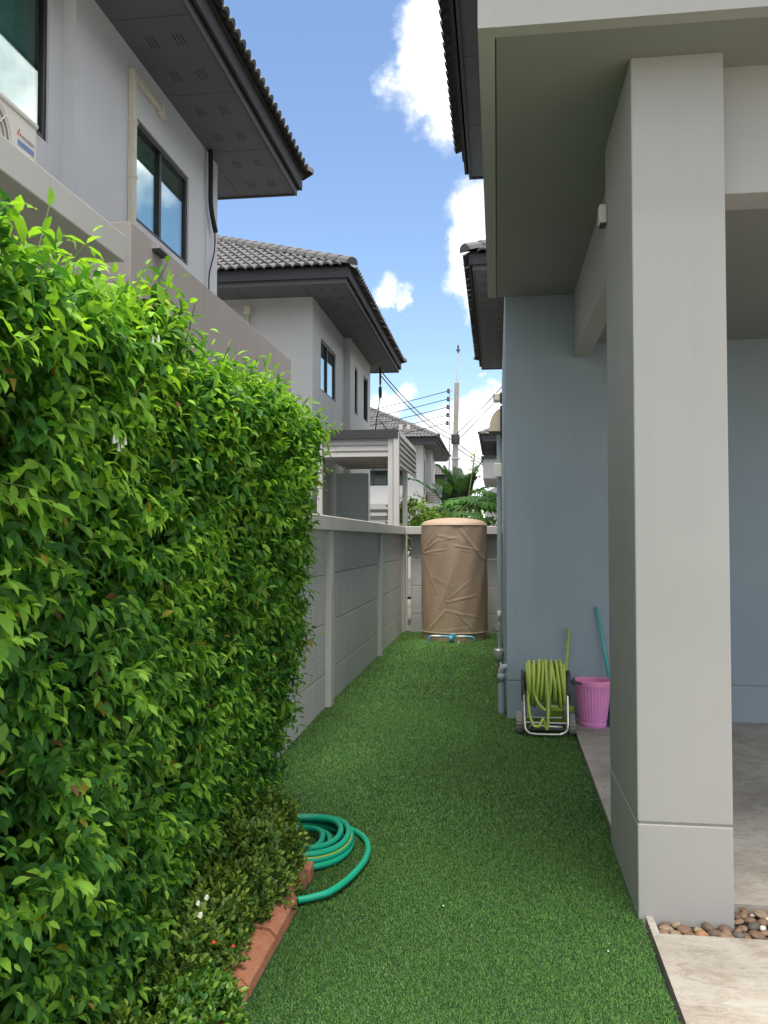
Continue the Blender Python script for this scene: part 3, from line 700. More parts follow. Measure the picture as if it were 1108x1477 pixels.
prof = [(tr + .004, 1.735), (tr - .005, 1.752)] + [((tr - .01) * math.cos(t), 1.755 + .10 * math.sin(t)) for t in np.linspace(.08, math.pi / 2 - .02, 12)]
MB().lathe(prof, tcx, tcy, 64).build('cover_top', mat('brown_cover_top', (.34, .25, .185), .6, .05, 5), TK, smooth=True)
MB().tube([(tcx + (tr + .003) * math.cos(t), tcy + (tr + .003) * math.sin(t), 1.737) for t in np.linspace(0, 2 * math.pi, 97)[:-1]], .006, 6, closed=True).build('piping', M_cover, cv)
MB().lathe([(tr - .01, -.02), (tr - .008, .06), (tr - .01, .125)], tcx, tcy, 64).build('base_skirt', M_cover, TK, smooth=True)
PP = thing('pipework', 'bright blue plastic pipework along the foot of the brown tank', 'pipe')
py_ = 12.64
MB().tube(smooth_path([(-1.0, py_ + .0, 0), (-1.0, py_, .06), (-.985, py_, .085), (-.95, py_, .09), (-.7, py_, .09), (-.42, py_, .088), (-.37, py_, .085), (-.345, py_, .06), (-.345, py_, 0)], 4), .014, 8).build('pipe_run', M_pvcblue, PP, smooth=True)
for x in (-.9, -.53): MB().tube([(x - .06, py_, .0905), (x + .07, py_, .0905)], .0165, 8).build('white_sleeve', M_acw, PP, smooth=True)
MB().tube([(-.68, py_, 0), (-.68, py_, .1)], .03, 10).build('valve_body', M_pvcblue, PP, smooth=True)
MB().box(-.70, -.60, py_ - .012, py_ + .012, .10, .12).tube([(-.66, py_, .09), (-.66, py_ + .2, .12)], .014, 8).build('valve_handle', M_pvcblue, PP)
MB().tube([(-.56, py_ - .06, 0), (-.56, py_ - .06, .03)], .014, 8).build('stub', M_acw, PP)

# ------------------------------------------------------------------ pipes and fittings on the blue wall's side
DP = thing('drain_pipe', 'thick blue-grey plastic drain pipe elbow at the slate wall corner', 'pipe')
MB().tube(smooth_path([(.10, 7.58, .395), (.06, 7.58, .40), (.035, 7.58, .37), (.032, 7.58, .30), (.032, 7.58, -.02)], 6), .030, 14).build('pipe_bend', M_pvcgrey, DP, smooth=True)
MB().tube([(.032, 7.58, .28), (.032, 7.58, .345)], .034, 14).build('collar', M_pvcgrey, DP, smooth=True)
WMt = thing('water_meter', 'water meter and valves on a thin grey riser beside the wall', 'water meter')
MB().tube(smooth_path([(.02, 9.2, -.02), (.02, 9.2, .2), (.02, 9.2, .72)], 3), .016, 10).build('riser', M_pvcgrey, WMt, smooth=True)
MB().tube([(.02, 9.2, .66), (.02, 9.2, .76)], .02, 10).build('white_cap', M_acw, WMt, smooth=True)
MB().lathe([(.0, .36), (.05, .36), (.055, .34), (.055, .27), (.045, .24), (.0, .24)], .015, 9.16, 14).build('meter_body', M_galv, WMt, smooth=True)
MB().tube([(-.035, 9.2, .55), (.04, 9.2, .55)], .014, 8).box(-.05, -.03, 9.16, 9.24, .53, .60).build('valve', M_brass, WMt)
MB().tube([(-.03, 9.18, .14), (.05, 9.18, .14)], .016, 8).box(-.03, -.01, 9.14, 9.22, .10, .19).build('valve', M_brass, WMt)
MB().tube(smooth_path([(.03, 9.0, -.02), (.03, 9.0, .12), (.035, 9.06, .2), (.03, 9.15, .22)], 4), .012, 8).build('feed_pipe', M_pvcgrey, WMt, smooth=True)
HD = thing('exhaust_hood', 'beige domed exhaust hood high on the slate house side wall', 'hood')
mb = MB(); n = 10
for j in range(2):
    for k in range(n + 1): t = math.pi / 2 * k / n; mb.v.append((.08 - .19 * math.cos(t), 12.35 + j * .42, 3.08 + .33 * math.sin(t)))
for k in range(n): mb.f.append((k, k + 1, n + 2 + k, n + 1 + k))
mb.f.append(tuple(range(n + 1)) + ()); mb.f.append(tuple(range(n + 1, 2 * n + 2)))
i = len(mb.v); mb.v += [(.08, 12.35, 3.08), (.08, 12.77, 3.08)]; mb.f += [(0, i, n), (n + 1, i + 1, 2 * n + 1)]
mb.build('dome', mat('beige_hood', (.50, .46, .34), .5, .05), HD); B('back_plate', .05, .079, 12.3, 12.82, 3.04, 3.44, M_dark, HD)
FL = thing('flood_lamp', 'small beige flood lamp on the slate house side wall above the hood', 'lamp')
B('lamp_body', -.03, .05, 12.4, 12.62, 3.53, 3.64, M_cream, FL, bevel=.012); B('lamp_face', -.045, -.031, 12.42, 12.6, 3.54, 3.63, M_dark, FL); B('bracket', .051, .08, 12.48, 12.54, 3.5, 3.66, M_dark, FL)
DS = thing('downpipe', 'pale blue-grey downpipe running down below the exhaust hood', 'pipe')
B('pipe_shaft', .0, .07, 12.45, 12.62, -.1, 3.06, M_pvcgrey, DS, bevel=.02); B('junction_box', -.035, .072, 12.36, 12.44, 2.42, 2.62, M_acw, DS, bevel=.01)
for z in (.9, 2.1): B('strap', -.004, .079, 12.50, 12.54, z, z + .04, M_galv, DS)
SL = thing('security_light', 'small white boxed light fixed to the pillar side under the soffit', 'lamp')
B('housing', .545, .585, 4.58, 4.66, 3.20, 3.30, M_acw, SL, bevel=.008); B('lens', .55, .58, 4.59, 4.65, 3.19, 3.20, M_plast, SL)

# ------------------------------------------------------------------ hose reel cart
HR = thing('hose_reel', 'hose reel cart wound with lime green hose on an aluminium frame', 'hose reel')
g0 = -.012
fr = [(.205, 6.93, .44), (.205, 6.86, .30), (.207, 6.80, .10), (.215, 6.79, .04), (.25, 6.785, .012), (.30, 6.785, .006), (.45, 6.785, .006), (.495, 6.785, .012), (.53, 6.79, .04), (.537, 6.80, .10), (.54, 6.86, .30), (.54, 6.93, .44)]
MB().tube(smooth_path(fr, 6), .011, 10).build('front_frame', M_alu, HR, smooth=True)
bf = [(.222, 6.97, .34), (.222, 7.0, .2), (.222, 7.02, .10), (.26, 7.03, .085), (.48, 7.03, .085), (.523, 7.02, .10), (.523, 7.0, .2), (.523, 6.97, .34)]
MB().tube(smooth_path(bf, 5), .010, 10).build('rear_frame', M_alu, HR, smooth=True)
MB().tube([(.15, 6.90, .07), (.60, 6.90, .07)], .009, 8).build('axle', M_alu, HR)
for s, x in ((-1, .168), (1, .575)):
    wh = thing('x', '', ''); bpy.data.objects.remove(wh)
    def xlathe(prof, n=28, rib=None):
        mb = MB().lathe(prof, 0, 0, n, rib); mb.v = [(x + v[2], 6.90 + v[0], .082 + v[1] + g0) for v in mb.v]; return mb
    ty = xlathe([(.05, -.022), (.078, -.024), (.085, -.016), (.085, .016), (.078, .024), (.05, .022), (.05, -.022)], 36, rib=lambda j, z: -.05 * (j % 2) if abs(z) < .02 else 0).build('wheel', M_tyre, HR)
    xlathe([(.001, -.012), (.05, -.014), (.05, .014), (.001, .012)], 20).build('hub', M_acg, ty)
for x0, x1 in ((.186, .206), (.538, .566)):
    mb = MB(); pr = [(6.84, .335), (6.86, .47), (6.94, .50), (7.02, .47), (7.03, .33), (6.95, .25), (6.87, .27)]
    a = [(x0, p[0], p[1] - .02) for p in pr]; b = [(x1, p[0], p[1] - .02) for p in pr]
    mb.quad(*a).quad(*b[::-1])
    for k in range(len(pr)): mb.quad(a[k], b[k], b[(k + 1) % len(pr)], a[(k + 1) % len(pr)])
    mb.build('side_plate', M_plast, HR, bevel=.004)
MB().tube([(.21, 6.94, .38), (.535, 6.94, .38)], .085, 16).build('drum', M_plast, HR, smooth=True)
MB().tube([(.566, 6.94, .39), (.60, 6.94, .39)], .014, 8).tube([(.60, 6.94, .39), (.605, 6.93, .385), (.66, 6.92, .38)], .009, 8).box(.592, .606, 6.92, 6.96, .36, .42).build('crank', M_plast, HR)
# windings
mb = MB(); pts = []
rr = random.Random(3)
turns = 24
for t in range(turns):
    xa = .235 + .28 * (t / 14) if t < 15 else .245 + .26 * ((t - 15) / 8)
    rad = .135 + (.021 if t >= 15 else 0) + rr.uniform(-.01, .012); sag = rr.uniform(0, .05); sl = rr.uniform(-.02, .02)
    mb.tube([(xa + sl * math.sin(a), 6.94 + rad * math.cos(a), .39 + rad * math.sin(a) * (1 if math.sin(a) > 0 else 1 + sag * 4)) for a in np.linspace(0, 2 * math.pi, 33)[:-1]], .0115, 8, closed=True)
mb.tube(smooth_path([(.25, 6.82, .46), (.235, 6.80, .30), (.245, 6.79, .16), (.275, 6.78, .075), (.315, 6.77, .07), (.345, 6.78, .12), (.36, 6.80, .09), (.37, 6.79, .05)], 6), .0115, 8)
mb.tube(smooth_path([(.375, 6.80, .50), (.385, 6.78, .35), (.388, 6.78, .2), (.385, 6.78, .09), (.375, 6.785, .04)], 6), .0115, 8)
mb.tube(smooth_path([(.275, 6.81, .45), (.29, 6.79, .30), (.33, 6.79, .22), (.37, 6.79, .19)], 6), .0115, 8)
mb.build('wound_hose', M_hoseY, HR, smooth=True)
B('lower_tray', .235, .51, 6.80, 6.95, .030, .055, M_plast, HR, bevel=.006)
MB().tube([(.25, 6.81, .065), (.50, 6.81, .060)], .010, 8).build('cross_bar', M_alu, HR, smooth=True)

# brooms, dustpan, basket
BR = thing('broom', 'lime green broom propped upright behind the hose reel cart', 'broom')
MB().tube([(.60, 7.37, .765), (.535, 7.25, .13)], .011, 10).build('handle', M_lime, BR, smooth=True)
MB().box(.43, .63, 7.2, 7.26, .10, .145).build('head', M_lime, BR, bevel=.012)
mb = MB(); rr = random.Random(9)
for k in range(260):
    x, y = rr.uniform(.435, .625), rr.uniform(7.205, 7.255); mb.tube([(x, y, .105), (x + rr.uniform(-.03, .03) + (x - .53) * .2, y + rr.uniform(-.03, .03), .0)], .0022, 4, caps=False)
mb.build('bristles', M_bristle, BR)
BK = thing('basket', 'ribbed pink plastic wastebasket standing against the slate wall', 'basket')
prof = [(.0, .004), (.104, .004), (.106, .015), (.112, .02), (.112, .035), (.107, .04)] + [(.107 + .034 * t, .04 + .30 * t) for t in np.linspace(0, 1, 12)]
MB().lathe(prof, .768, 7.16, 128, rib=lambda j, z: .028 * (1 if j % 4 in (0, 1) else 0) if .05 < z < .335 else 0).build('bin_body', M_pink, BK)
MB().lathe([(.141, .335), (.150, .337), (.1515, .372), (.148, .378), (.143, .374), (.139, .33), (.132, .25), (.104, .02), (.0, .015)], .768, 7.16, 64).build('rim', M_pink2, BK, smooth=False)
DPn = thing('dustpan', 'long teal handled dustpan leaning beside the pink basket', 'dustpan')
MB().tube([(.828, 7.385, .95), (.945, 7.30, .20)], .0125, 10).build('handle', M_teal, DPn, smooth=True)
mb = MB(); mb.quad((.90, 7.10, .006), (1.16, 7.10, .006), (1.14, 7.32, .03), (.92, 7.32, .03))
for s, x, xx in ((0, .90, .92), (1, 1.16, 1.14)): mb.quad((x, 7.10, .006), (xx, 7.32, .03), (xx, 7.32, .20), (x + (.012 if s == 0 else -.012), 7.17, .13))
mb.quad((.92, 7.32, .03), (1.14, 7.32, .03), (1.14, 7.32, .20), (.92, 7.32, .20))
o = mb.build('pan', M_cyanp, DPn); sm = o.modifiers.new('thick', 'SOLIDIFY'); sm.thickness = .006

# ------------------------------------------------------------------ garden hose coil on the turf
GH = thing('garden_hose', 'coiled emerald green garden hose with yellow stripe lying on the turf', 'hose')
hz = gz(4.3) + .018
def hose(pts, stripe=False):
    pth = smooth_path(pts, 10); MB().tube(pth, .0155, 12).build('hose_loop', M_hoseG, GH, smooth=True)
    if stripe: MB().tube([p + Vector((.003, -.006, .0115)) for p in pth], .0055, 6).build('stripe', M_hoseS, GH, smooth=True)
def ringpts(cx, cy, rx, ry, z, a0, a1, n=14, rot=0):
    return [(cx + rx * math.cos(a), cy + ry * math.sin(a), z + .006 * math.sin(a * 3)) for a in np.linspace(R(a0), R(a1), n)]
# loose outer run ending at the brick edge
hose([(-.872, 3.70, hz - .006), (-.81, 3.735, hz - .004), (-.74, 3.80, hz), (-.68, 3.98, hz), (-.648, 4.22, hz), (-.68, 4.44, hz), (-.78, 4.60, hz), (-.92, 4.70, hz), (-1.08, 4.74, hz), (-1.2, 4.70, hz), (-1.27, 4.55, hz), (-1.25, 4.35, hz)])
for k, (rx, ry, dx, dy, lv, st) in enumerate(((.27, .33, 0, 0, 0, 0), (.255, .31, .01, .02, 1, 0), (.275, .32, -.01, .01, 1, 1), (.22, .27, 0, .03, 0, 0), (.24, .30, .015, 0, 2, 0), (.175, .22, -.02, .02, 0, 0), (.20, .25, .01, .03, 2, 0), (.15, .19, -.03, 0, 1, 0))):
    hose(ringpts(-1.02 + dx, 4.35 + dy, rx, ry, hz + .026 * lv, -150 + k * 9, 190 + k * 9, 18), bool(st))

# ------------------------------------------------------------------ terracotta edging
ED = thing('garden_edging', 'terracotta coloured garden edging blocks along the planting bed', 'edging')
ys = [1.9, 2.26, 2.62, 2.98, 3.34, 3.68, 3.93]
for k in range(len(ys) - 1):
    a, b = ys[k] + .004, ys[k + 1] - .004; x0 = -.995 + .008 * math.sin(k * 2.1); mb = MB()
    t = .075 + .006 * math.sin(k * 1.7)
    pr = [(x0, -.03), (x0, t - .008), (x0 + .015, t), (x0 + .09, t - .01), (x0 + .115, t - .035), (x0 + .12, -.03)]
    A = [(p[0], a, p[1] + gz(a)) for p in pr]; Bq = [(p[0] + .004, b, p[1] + gz(b)) for p in pr]
    mb.quad(*A).quad(*Bq[::-1])
    for q in range(len(pr)): mb.quad(A[q], A[(q + 1) % len(pr)], Bq[(q + 1) % len(pr)], Bq[q])
    mb.build('edging_block', M_terr, ED, bevel=.008)
for k in range(2): B('edging_block', -1.16 - k * .3, -.87 - k * .3, 3.945, 4.035, gz(4) - .03, gz(4) + .065, M_terr, ED, bevel=.01)

# ------------------------------------------------------------------ pebbles
rr = random.Random(21); pmesh = []
pcols = [(.17, .105, .07), (.22, .145, .095), (.12, .08, .06), (.26, .20, .14), (.10, .09, .08), (.29, .15, .075)]
pm = [mat('pebble_%d' % i, c, .6, .2, 30, .2, 120) for i, c in enumerate(pcols)] + [mat('pebble_pale', (.6, .56, .5), .6, .1, 30)]
for k in range(7):
    bm = bmesh.new(); bmesh.ops.create_icosphere(bm, subdivisions=2, radius=1)
    q = [rr.uniform(0, 6) for _ in range(6)]
    for v in bm.verts:
        n_ = v.co.copy(); v.co *= 1 + .12 * math.sin(n_.x * 2.3 + q[0]) + .1 * math.sin(n_.y * 2.9 + q[1]) + .07 * math.sin(n_.z * 3.7 + n_.x * 2 + q[2])
    me = bpy.data.meshes.new('pebble'); bm.to_mesh(me); bm.free(); me.polygons.foreach_set('use_smooth', [True] * len(me.polygons)); me.materials.append(pm[k]); pmesh.append(me)
base = gz(3.7) - .022; placed = []
for k in range(2600):
    x, y = rr.uniform(.665, 1.62), rr.uniform(3.635, 3.92)
    if x < 1.0 and y > 3.742: continue
    s = rr.uniform(.0205, .031) if rr.random() < .93 else rr.uniform(.012, .018)
    lay = 0 if len(placed) < 110 else 1
    if any(math.hypot(x - a, y - b) < (s + c) * .82 and l == lay for a, b, c, l in placed): continue
    if len(placed) > 210: break
    placed.append((x, y, s, lay))
    o = link('pebble', pmesh[rr.choice((0, 0, 1, 1, 2, 3, 4, 5, 2, 0)) if s > .02 else 6], None)
    o.location = (x, y, base + s * .45 + lay * .032); o.scale = (s * rr.uniform(1, 1.35), s * rr.uniform(.8, 1.05), s * rr.uniform(.5, .72)); o.rotation_euler = (rr.uniform(-.35, .35), rr.uniform(-.35, .35), rr.uniform(0, 6.3))
    if s > .02: tag(o, 'smooth brownish river pebble in the strip at the pillar foot', 'pebble', 'river pebbles at the pillar foot')
    else: tag(o, 'small pale stone among the brown pebbles at the pillar foot', 'pebble', 'pale stones among the pebbles')

# ------------------------------------------------------------------ hedge
HG = thing('hedge', 'tall bright green leafy hedge growing in the bed beside the boundary wall', 'hedge')
def hx(y, z):                                   # front face of the hedge
    t = np.clip(z / 2.1, 0, 1)
    return -1.19 + .30 * t ** 1.1 + .024 * np.sin(y * 3.1 + z * 2.2) + .022 * np.sin(y * 5.3 - z * 4.1 + 1) - .10 * np.clip((y - 4.1) / .4, 0, 1) ** 2 * (1 - t * .7)
YN, YF, ZT = .55, 4.46, 2.06
def ztop(y): return ZT + .03 * np.sin(y * 6.3) + .025 * np.sin(y * 11.1 + 1) + .03 * np.exp(-((y - 2.4) / .4) ** 2)
tw_p, tw_d, tw_o = [], [], []
def addtw(p, o):
    tw_p.append(p); tw_o.append(o)
nF = 7600
y = RNG.uniform(YN, YF, nF); z = RNG.uniform(.04, 1, nF) * ztop(y); dep = RNG.exponential(.05, nF)
pf_ = np.stack([hx(y, z) - dep - .03, y, z], 1); of_ = np.tile(np.array([[1., -.12, .12]]), (nF, 1))
nT = 2600
y = RNG.uniform(YN, YF, nT); x = RNG.uniform(-1.62, 0, nT); x = -1.62 + (x + 1.62) / 1.62 * (hx(y, ztop(y)) + 1.62)
pt_ = np.stack([x, y, ztop(y) - RNG.exponential(.06, nT)], 1); ot_ = np.tile(np.array([[.35, 0, 1.]]), (nT, 1))
nE = 1100
z = RNG.uniform(.05, 1, nE) * ZT; x = -1.52 + RNG.uniform(0, 1, nE) * (hx(np.full(nE, YF), z) + 1.52)
pe_ = np.stack([x, YF - RNG.exponential(.05, nE) - .1 * (x > -1.05) , z], 1); oe_ = np.tile(np.array([[.25, 1., .15]]), (nE, 1))
TP = np.concatenate([pf_, pt_, pe_]); TO = np.concatenate([of_, ot_, oe_]); nt_ = len(TP)
# clumpiness: push groups of twigs in and out, leave hollows
cl = np.sin(TP[:, 1] * 11 + 2 * np.sin(TP[:, 2] * 5)) * np.sin(TP[:, 2] * 9 + 1.5 * np.sin(TP[:, 1] * 7))
TP[:nF, 0] += .045 * cl[:nF]
hol = (cl < -.35) & (RNG.uniform(0, 1, nt_) < .6); TP[hol, 0] -= .13
TD = TO + RNG.normal(0, .45, (nt_, 3)); TD[:, 2] += .15; TD /= np.linalg.norm(TD, axis=1, keepdims=True)
TLen = RNG.uniform(.07, .15, nt_)
topz = (TP[:, 2] > ztop(TP[:, 1]) - .12)
shoot = topz & (RNG.uniform(0, 1, nt_) < .05); TLen[shoot] = RNG.uniform(.13, .20, shoot.sum()); TD[shoot] = TD[shoot] * .7 + np.array([.15, 0, .8]); TD /= np.linalg.norm(TD, axis=1, keepdims=True)
lp, ld, ln_, ll, lc = [], [], [], [], []
up = np.array([0, 0, 1.])
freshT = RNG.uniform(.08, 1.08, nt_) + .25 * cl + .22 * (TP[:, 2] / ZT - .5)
NP = 4
for k in range(NP + 1):
    f = k / NP
    for s in ((-1, 1) if k < NP else (1,)):
        side = np.cross(TD, up + RNG.normal(0, .35, (nt_, 3))); side /= np.linalg.norm(side, axis=1, keepdims=True)
        if k % 2: side = np.cross(side, TD) * .7 + side * .5
        base_ = TP + TD * (TLen * f)[:, None]
        if k < NP: d_ = TD * (.35 + .25 * f) + side * s * .95
        else: d_ = TD * 1.0 + side * .2
        d_ = d_ + RNG.normal(0, .22, (nt_, 3)); d_[:, 2] -= RNG.uniform(.25, 1.1, nt_) * (1 - .4 * f)
        nn = up * .7 + TO * .55 + RNG.normal(0, .35, (nt_, 3))
        L = RNG.uniform(.038, .068, nt_) * (1 - .25 * f * f) * (.8 if k == NP else 1)
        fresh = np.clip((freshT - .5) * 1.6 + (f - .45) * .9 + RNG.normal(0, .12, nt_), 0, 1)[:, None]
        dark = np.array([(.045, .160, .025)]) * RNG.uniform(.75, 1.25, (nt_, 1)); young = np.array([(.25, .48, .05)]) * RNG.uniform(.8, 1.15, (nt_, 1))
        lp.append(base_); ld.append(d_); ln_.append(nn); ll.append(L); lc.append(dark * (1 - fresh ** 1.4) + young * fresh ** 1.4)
LP, LD, LN, LL, LC = map(np.concatenate, (lp, ld, ln_, ll, lc))
# filler leaves deep in the hedge, coloured darker to paint its shaded interior
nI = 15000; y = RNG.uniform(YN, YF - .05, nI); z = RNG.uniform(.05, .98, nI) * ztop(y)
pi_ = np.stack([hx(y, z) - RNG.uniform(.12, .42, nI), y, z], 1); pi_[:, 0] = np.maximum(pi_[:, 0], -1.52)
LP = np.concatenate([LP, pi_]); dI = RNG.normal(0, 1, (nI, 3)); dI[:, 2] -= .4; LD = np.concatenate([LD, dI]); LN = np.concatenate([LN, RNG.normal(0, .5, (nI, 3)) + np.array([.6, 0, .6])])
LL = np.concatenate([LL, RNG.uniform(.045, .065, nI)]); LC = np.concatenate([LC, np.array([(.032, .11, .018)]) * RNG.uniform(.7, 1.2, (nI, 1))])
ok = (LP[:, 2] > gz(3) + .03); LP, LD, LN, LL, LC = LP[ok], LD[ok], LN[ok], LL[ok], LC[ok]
Wd = RNG.uniform(.82, 1.12, len(LP))
old = RNG.uniform(0, 1, len(LP)); LC[old < .006] = (.36, .30, .04); LC[old > .996] = (.16, .09, .03)
# the 300 leaves that show largest become single leaf objects
camv = np.array(CAMX); V = LP - camv; dist = np.linalg.norm(V, axis=1)
fwd = np.array(_F); depth = V @ fwd; px_ = 554 + FPX * (V @ np.array(_R)) / np.maximum(depth, .1); py_2 = 738.5 - FPX * (V @ np.array(_U)) / np.maximum(depth, .1)
vis = (depth > .5) & (px_ > 4) & (px_ < 1100) & (py_2 > 4) & (py_2 < 1470)
outer = LP[:, 0] - hx(LP[:, 1], np.clip(LP[:, 2], 0, ZT))
score = LL / dist * vis * (outer > .015); top = np.argsort(-score)[:300]
single = np.zeros(len(LP), bool); single[top] = True
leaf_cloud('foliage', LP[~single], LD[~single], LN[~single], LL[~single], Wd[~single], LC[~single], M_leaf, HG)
tv, tf = leaf_verts(); lib = []
for k in range(8):
    t = k / 7; col = np.array((.045, .160, .025)) * (1 - t) + np.array((.25, .48, .05)) * t
    me = bpy.data.meshes.new('leaf'); me.from_pydata([tuple(q) for q in tv], [], tf); me.polygons.foreach_set('use_smooth', [True] * 6)
    at = me.attributes.new('tint', 'FLOAT_COLOR', 'POINT'); at.data.foreach_set('color', np.tile(np.append(col, 1), 8).astype(np.float32)); me.materials.append(M_leaf); lib.append(me)
for i in top:
    d_ = Vector(LD[i]).normalized(); x_ = d_.cross(Vector(LN[i])).normalized(); z_ = x_.cross(d_)
    t = float(np.clip((LC[i][0] - .045) / .205, 0, 1)); o = link('leaf', lib[int(round(t * 7))], None, HG); l = float(LL[i])
    o.matrix_world = Matrix(((x_.x * l * Wd[i], d_.x * l, z_.x * l, LP[i][0]), (x_.y * l * Wd[i], d_.y * l, z_.y * l, LP[i][1]), (x_.z * l * Wd[i], d_.z * l, z_.z * l, LP[i][2]), (0, 0, 0, 1)))
# trunks, limbs and twigs
rr = random.Random(5)
for k in range(9):
    y0 = .8 + k * .43; x0 = -1.36 + rr.uniform(-.04, .04); pts = [(x0, y0, gz(y0))]
    for q in range(1, 7): pts.append((x0 + rr.uniform(-.05, .05), y0 + rr.uniform(-.06, .06), gz(y0) + q * .3))
    mb = MB(); pp = smooth_path(pts, 4); mb.tube(pp, [.02 - .012 * j / len(pp) for j in range(len(pp))], 7)
    for q in range(9):
        b = Vector(pts[rr.randint(1, 5)]); e = b + Vector((rr.uniform(.05, .26), rr.uniform(-.2, .2), rr.uniform(.1, .3))); mb.tube(smooth_path([b, (b + e) / 2 + Vector((0, 0, .03)), e], 3), .0055, 5)
    mb.build('stem', M_bark, HG, smooth=True)
mb = MB()
for i in np.concatenate([np.where(shoot)[0], RNG.choice(nt_, 900, replace=False)]):
    a, d_ = Vector(TP[i]), Vector(TD[i]); mb.tube([a - d_ * .05, a + d_ * TLen[i]], .0016, 4, caps=False)
mb.build('twigs', mat('green_twig', (.10, .16, .04), .7, .1), HG, kind='stuff')
# white blossoms and hanging buds
def blossom(p, s, parent):
    mb = MB()
    for k in range(5):
        a = k * 1.2566; c, n_ = Vector((math.cos(a), math.sin(a) * .4, math.sin(a))), Vector((.5, -.8, 0))
        t = Vector((-math.sin(a), 0, math.cos(a))); mb.quad(p, p + (c * .6 + t * .5) * s, p + c * s, p + (c * .6 - t * .5) * s)
    return mb.build('blossom', M_petal, parent)
for (y, z, s) in ((2.62, .34, .010), (2.68, .37, .009), (2.60, .385, .008)): blossom(Vector((-.93, y, z)), s, HG)
for (y, z) in ((1.98, 1.78), (2.02, 1.77), (2.0, 1.76), (2.04, 1.78), (1.96, 1.775), (2.10, 2.05), (2.14, 2.06)):
    p = Vector((float(hx(np.array(y), np.array(z))) + .05, y, z)); MB().tube([p, p - Vector((0, 0, .022))], [.002, .005], 6).build('bud', M_petal, HG)

# low clipped shrubs along the edging
def shrub(name, label, y0, y1, x0, x1, h, n, c0, c1, seed, spill=0):
    T = thing(name, label, 'shrub', group=None); rg = np.random.default_rng(seed)
    cy, cx = (y0 + y1) / 2, (x0 + x1) / 2
    th = rg.uniform(0, 2 * np.pi, n); ph = np.arccos(rg.uniform(-.15, 1, n)); r = 1 - rg.exponential(.09, n)
    e = lambda v, p: np.sign(v) * np.abs(v) ** p
    ux, uy, uz = e(np.sin(ph) * np.cos(th), .7), e(np.sin(ph) * np.sin(th), .7), e(np.cos(ph), .7)
    bmp = 1 + .10 * np.sin(th * 5 + ph * 4 + seed) + .06 * np.sin(th * 11 - ph * 7)
    P = np.stack([cx + ux * (x1 - x0) / 2 * r * bmp, cy + uy * (y1 - y0) / 2 * r * bmp, np.maximum(uz * h * r * bmp, .0) + gz(cy) + .02], 1)
    O = np.stack([ux, uy, uz + .5], 1); P2, D2, N2, L2, C2 = [], [], [], [], []
    fr_ = rg.uniform(0, 1, n) ** 1.6
    for k in range(6):
        a = rg.uniform(0, 6.28, n); s_ = np.stack([np.cos(a), np.sin(a), np.zeros(n)], 1)
        D2.append(O * .7 + s_ * .75 + rg.normal(0, .2, (n, 3))); P2.append(P + rg.normal(0, .004, (n, 3)) + O * (.006 * k)); N2.append(O + rg.normal(0, .4, (n, 3))); L2.append(rg.uniform(.019, .030, n))
        w = np.clip(fr_ + rg.normal(0, .12, n), 0, 1)[:, None]; C2.append(np.array([c0]) * (1 - w) + np.array([c1]) * w)
    P2, D2, N2, L2, C2 = map(np.concatenate, (P2, D2, N2, L2, C2))
    leaf_cloud('foliage', P2, D2, N2, L2, np.full(len(P2), 1.3), C2, M_leafs, T)
    q = random.Random(seed)
    for k in range(5):
        b = Vector((cx + q.uniform(-.05, .05), cy + q.uniform(-.2, .2) * (y1 - y0), gz(cy))); MB().tube([b, b + Vector((q.uniform(-.08, .08), q.uniform(-.08, .08), h * .8))], .006, 5).build('stem', M_bark, T)
    return T
shrub('shrub', 'clipped dark olive shrub filling the bed corner next to the coiled hose', 3.30, 4.02, -1.35, -.91, .38, 3000, (.038, .11, .017), (.24, .34, .05), 1)
s2 = shrub('shrub', 'mixed green low shrub between the corner shrub and the bare edging blocks', 2.72, 3.42, -1.34, -.97, .27, 2000, (.045, .125, .02), (.27, .37, .05), 2)
shrub('shrub', 'bright green low shrub spilling over the terracotta edging', 2.30, 2.85, -1.28, -.84, .17, 1500, (.04, .14, .02), (.2, .36, .045), 3)
shrub('shrub', 'fresh green low shrub at the foot of the hedge with upright leaf tips', 1.75, 2.42, -1.25, -.84, .25, 1700, (.04, .13, .02), (.24, .34, .045), 4)
for (y, z) in ((2.93, .10), (2.72, .21)): MB().lathe([(.0, -.008), (.009, 0), (.0, .008)], 0, 0, 8).build('flower', M_red, s2).location = (-.92, y, z)

# fallen petals on the turf
mb = MB(); rr = random.Random(8)
for k in range(12):
    x, y = rr.uniform(-.8, .55), rr.choice((rr.uniform(2.3, 4.5), rr.uniform(2.3, 8))); s = rr.uniform(.003, .006); a = rr.uniform(0, 6)
    z = gz(y) + .014; mb.quad(*[(x + s * math.cos(a + t) * (1 if i % 2 else .6), y + s * math.sin(a + t), z + rr.uniform(0, .005)) for i, t in enumerate((0, 1.57, 3.14, 4.71))])
tag(mb.build('fallen_petals', M_petal, kind='stuff'), 'tiny white petals scattered over the green turf', 'petals')

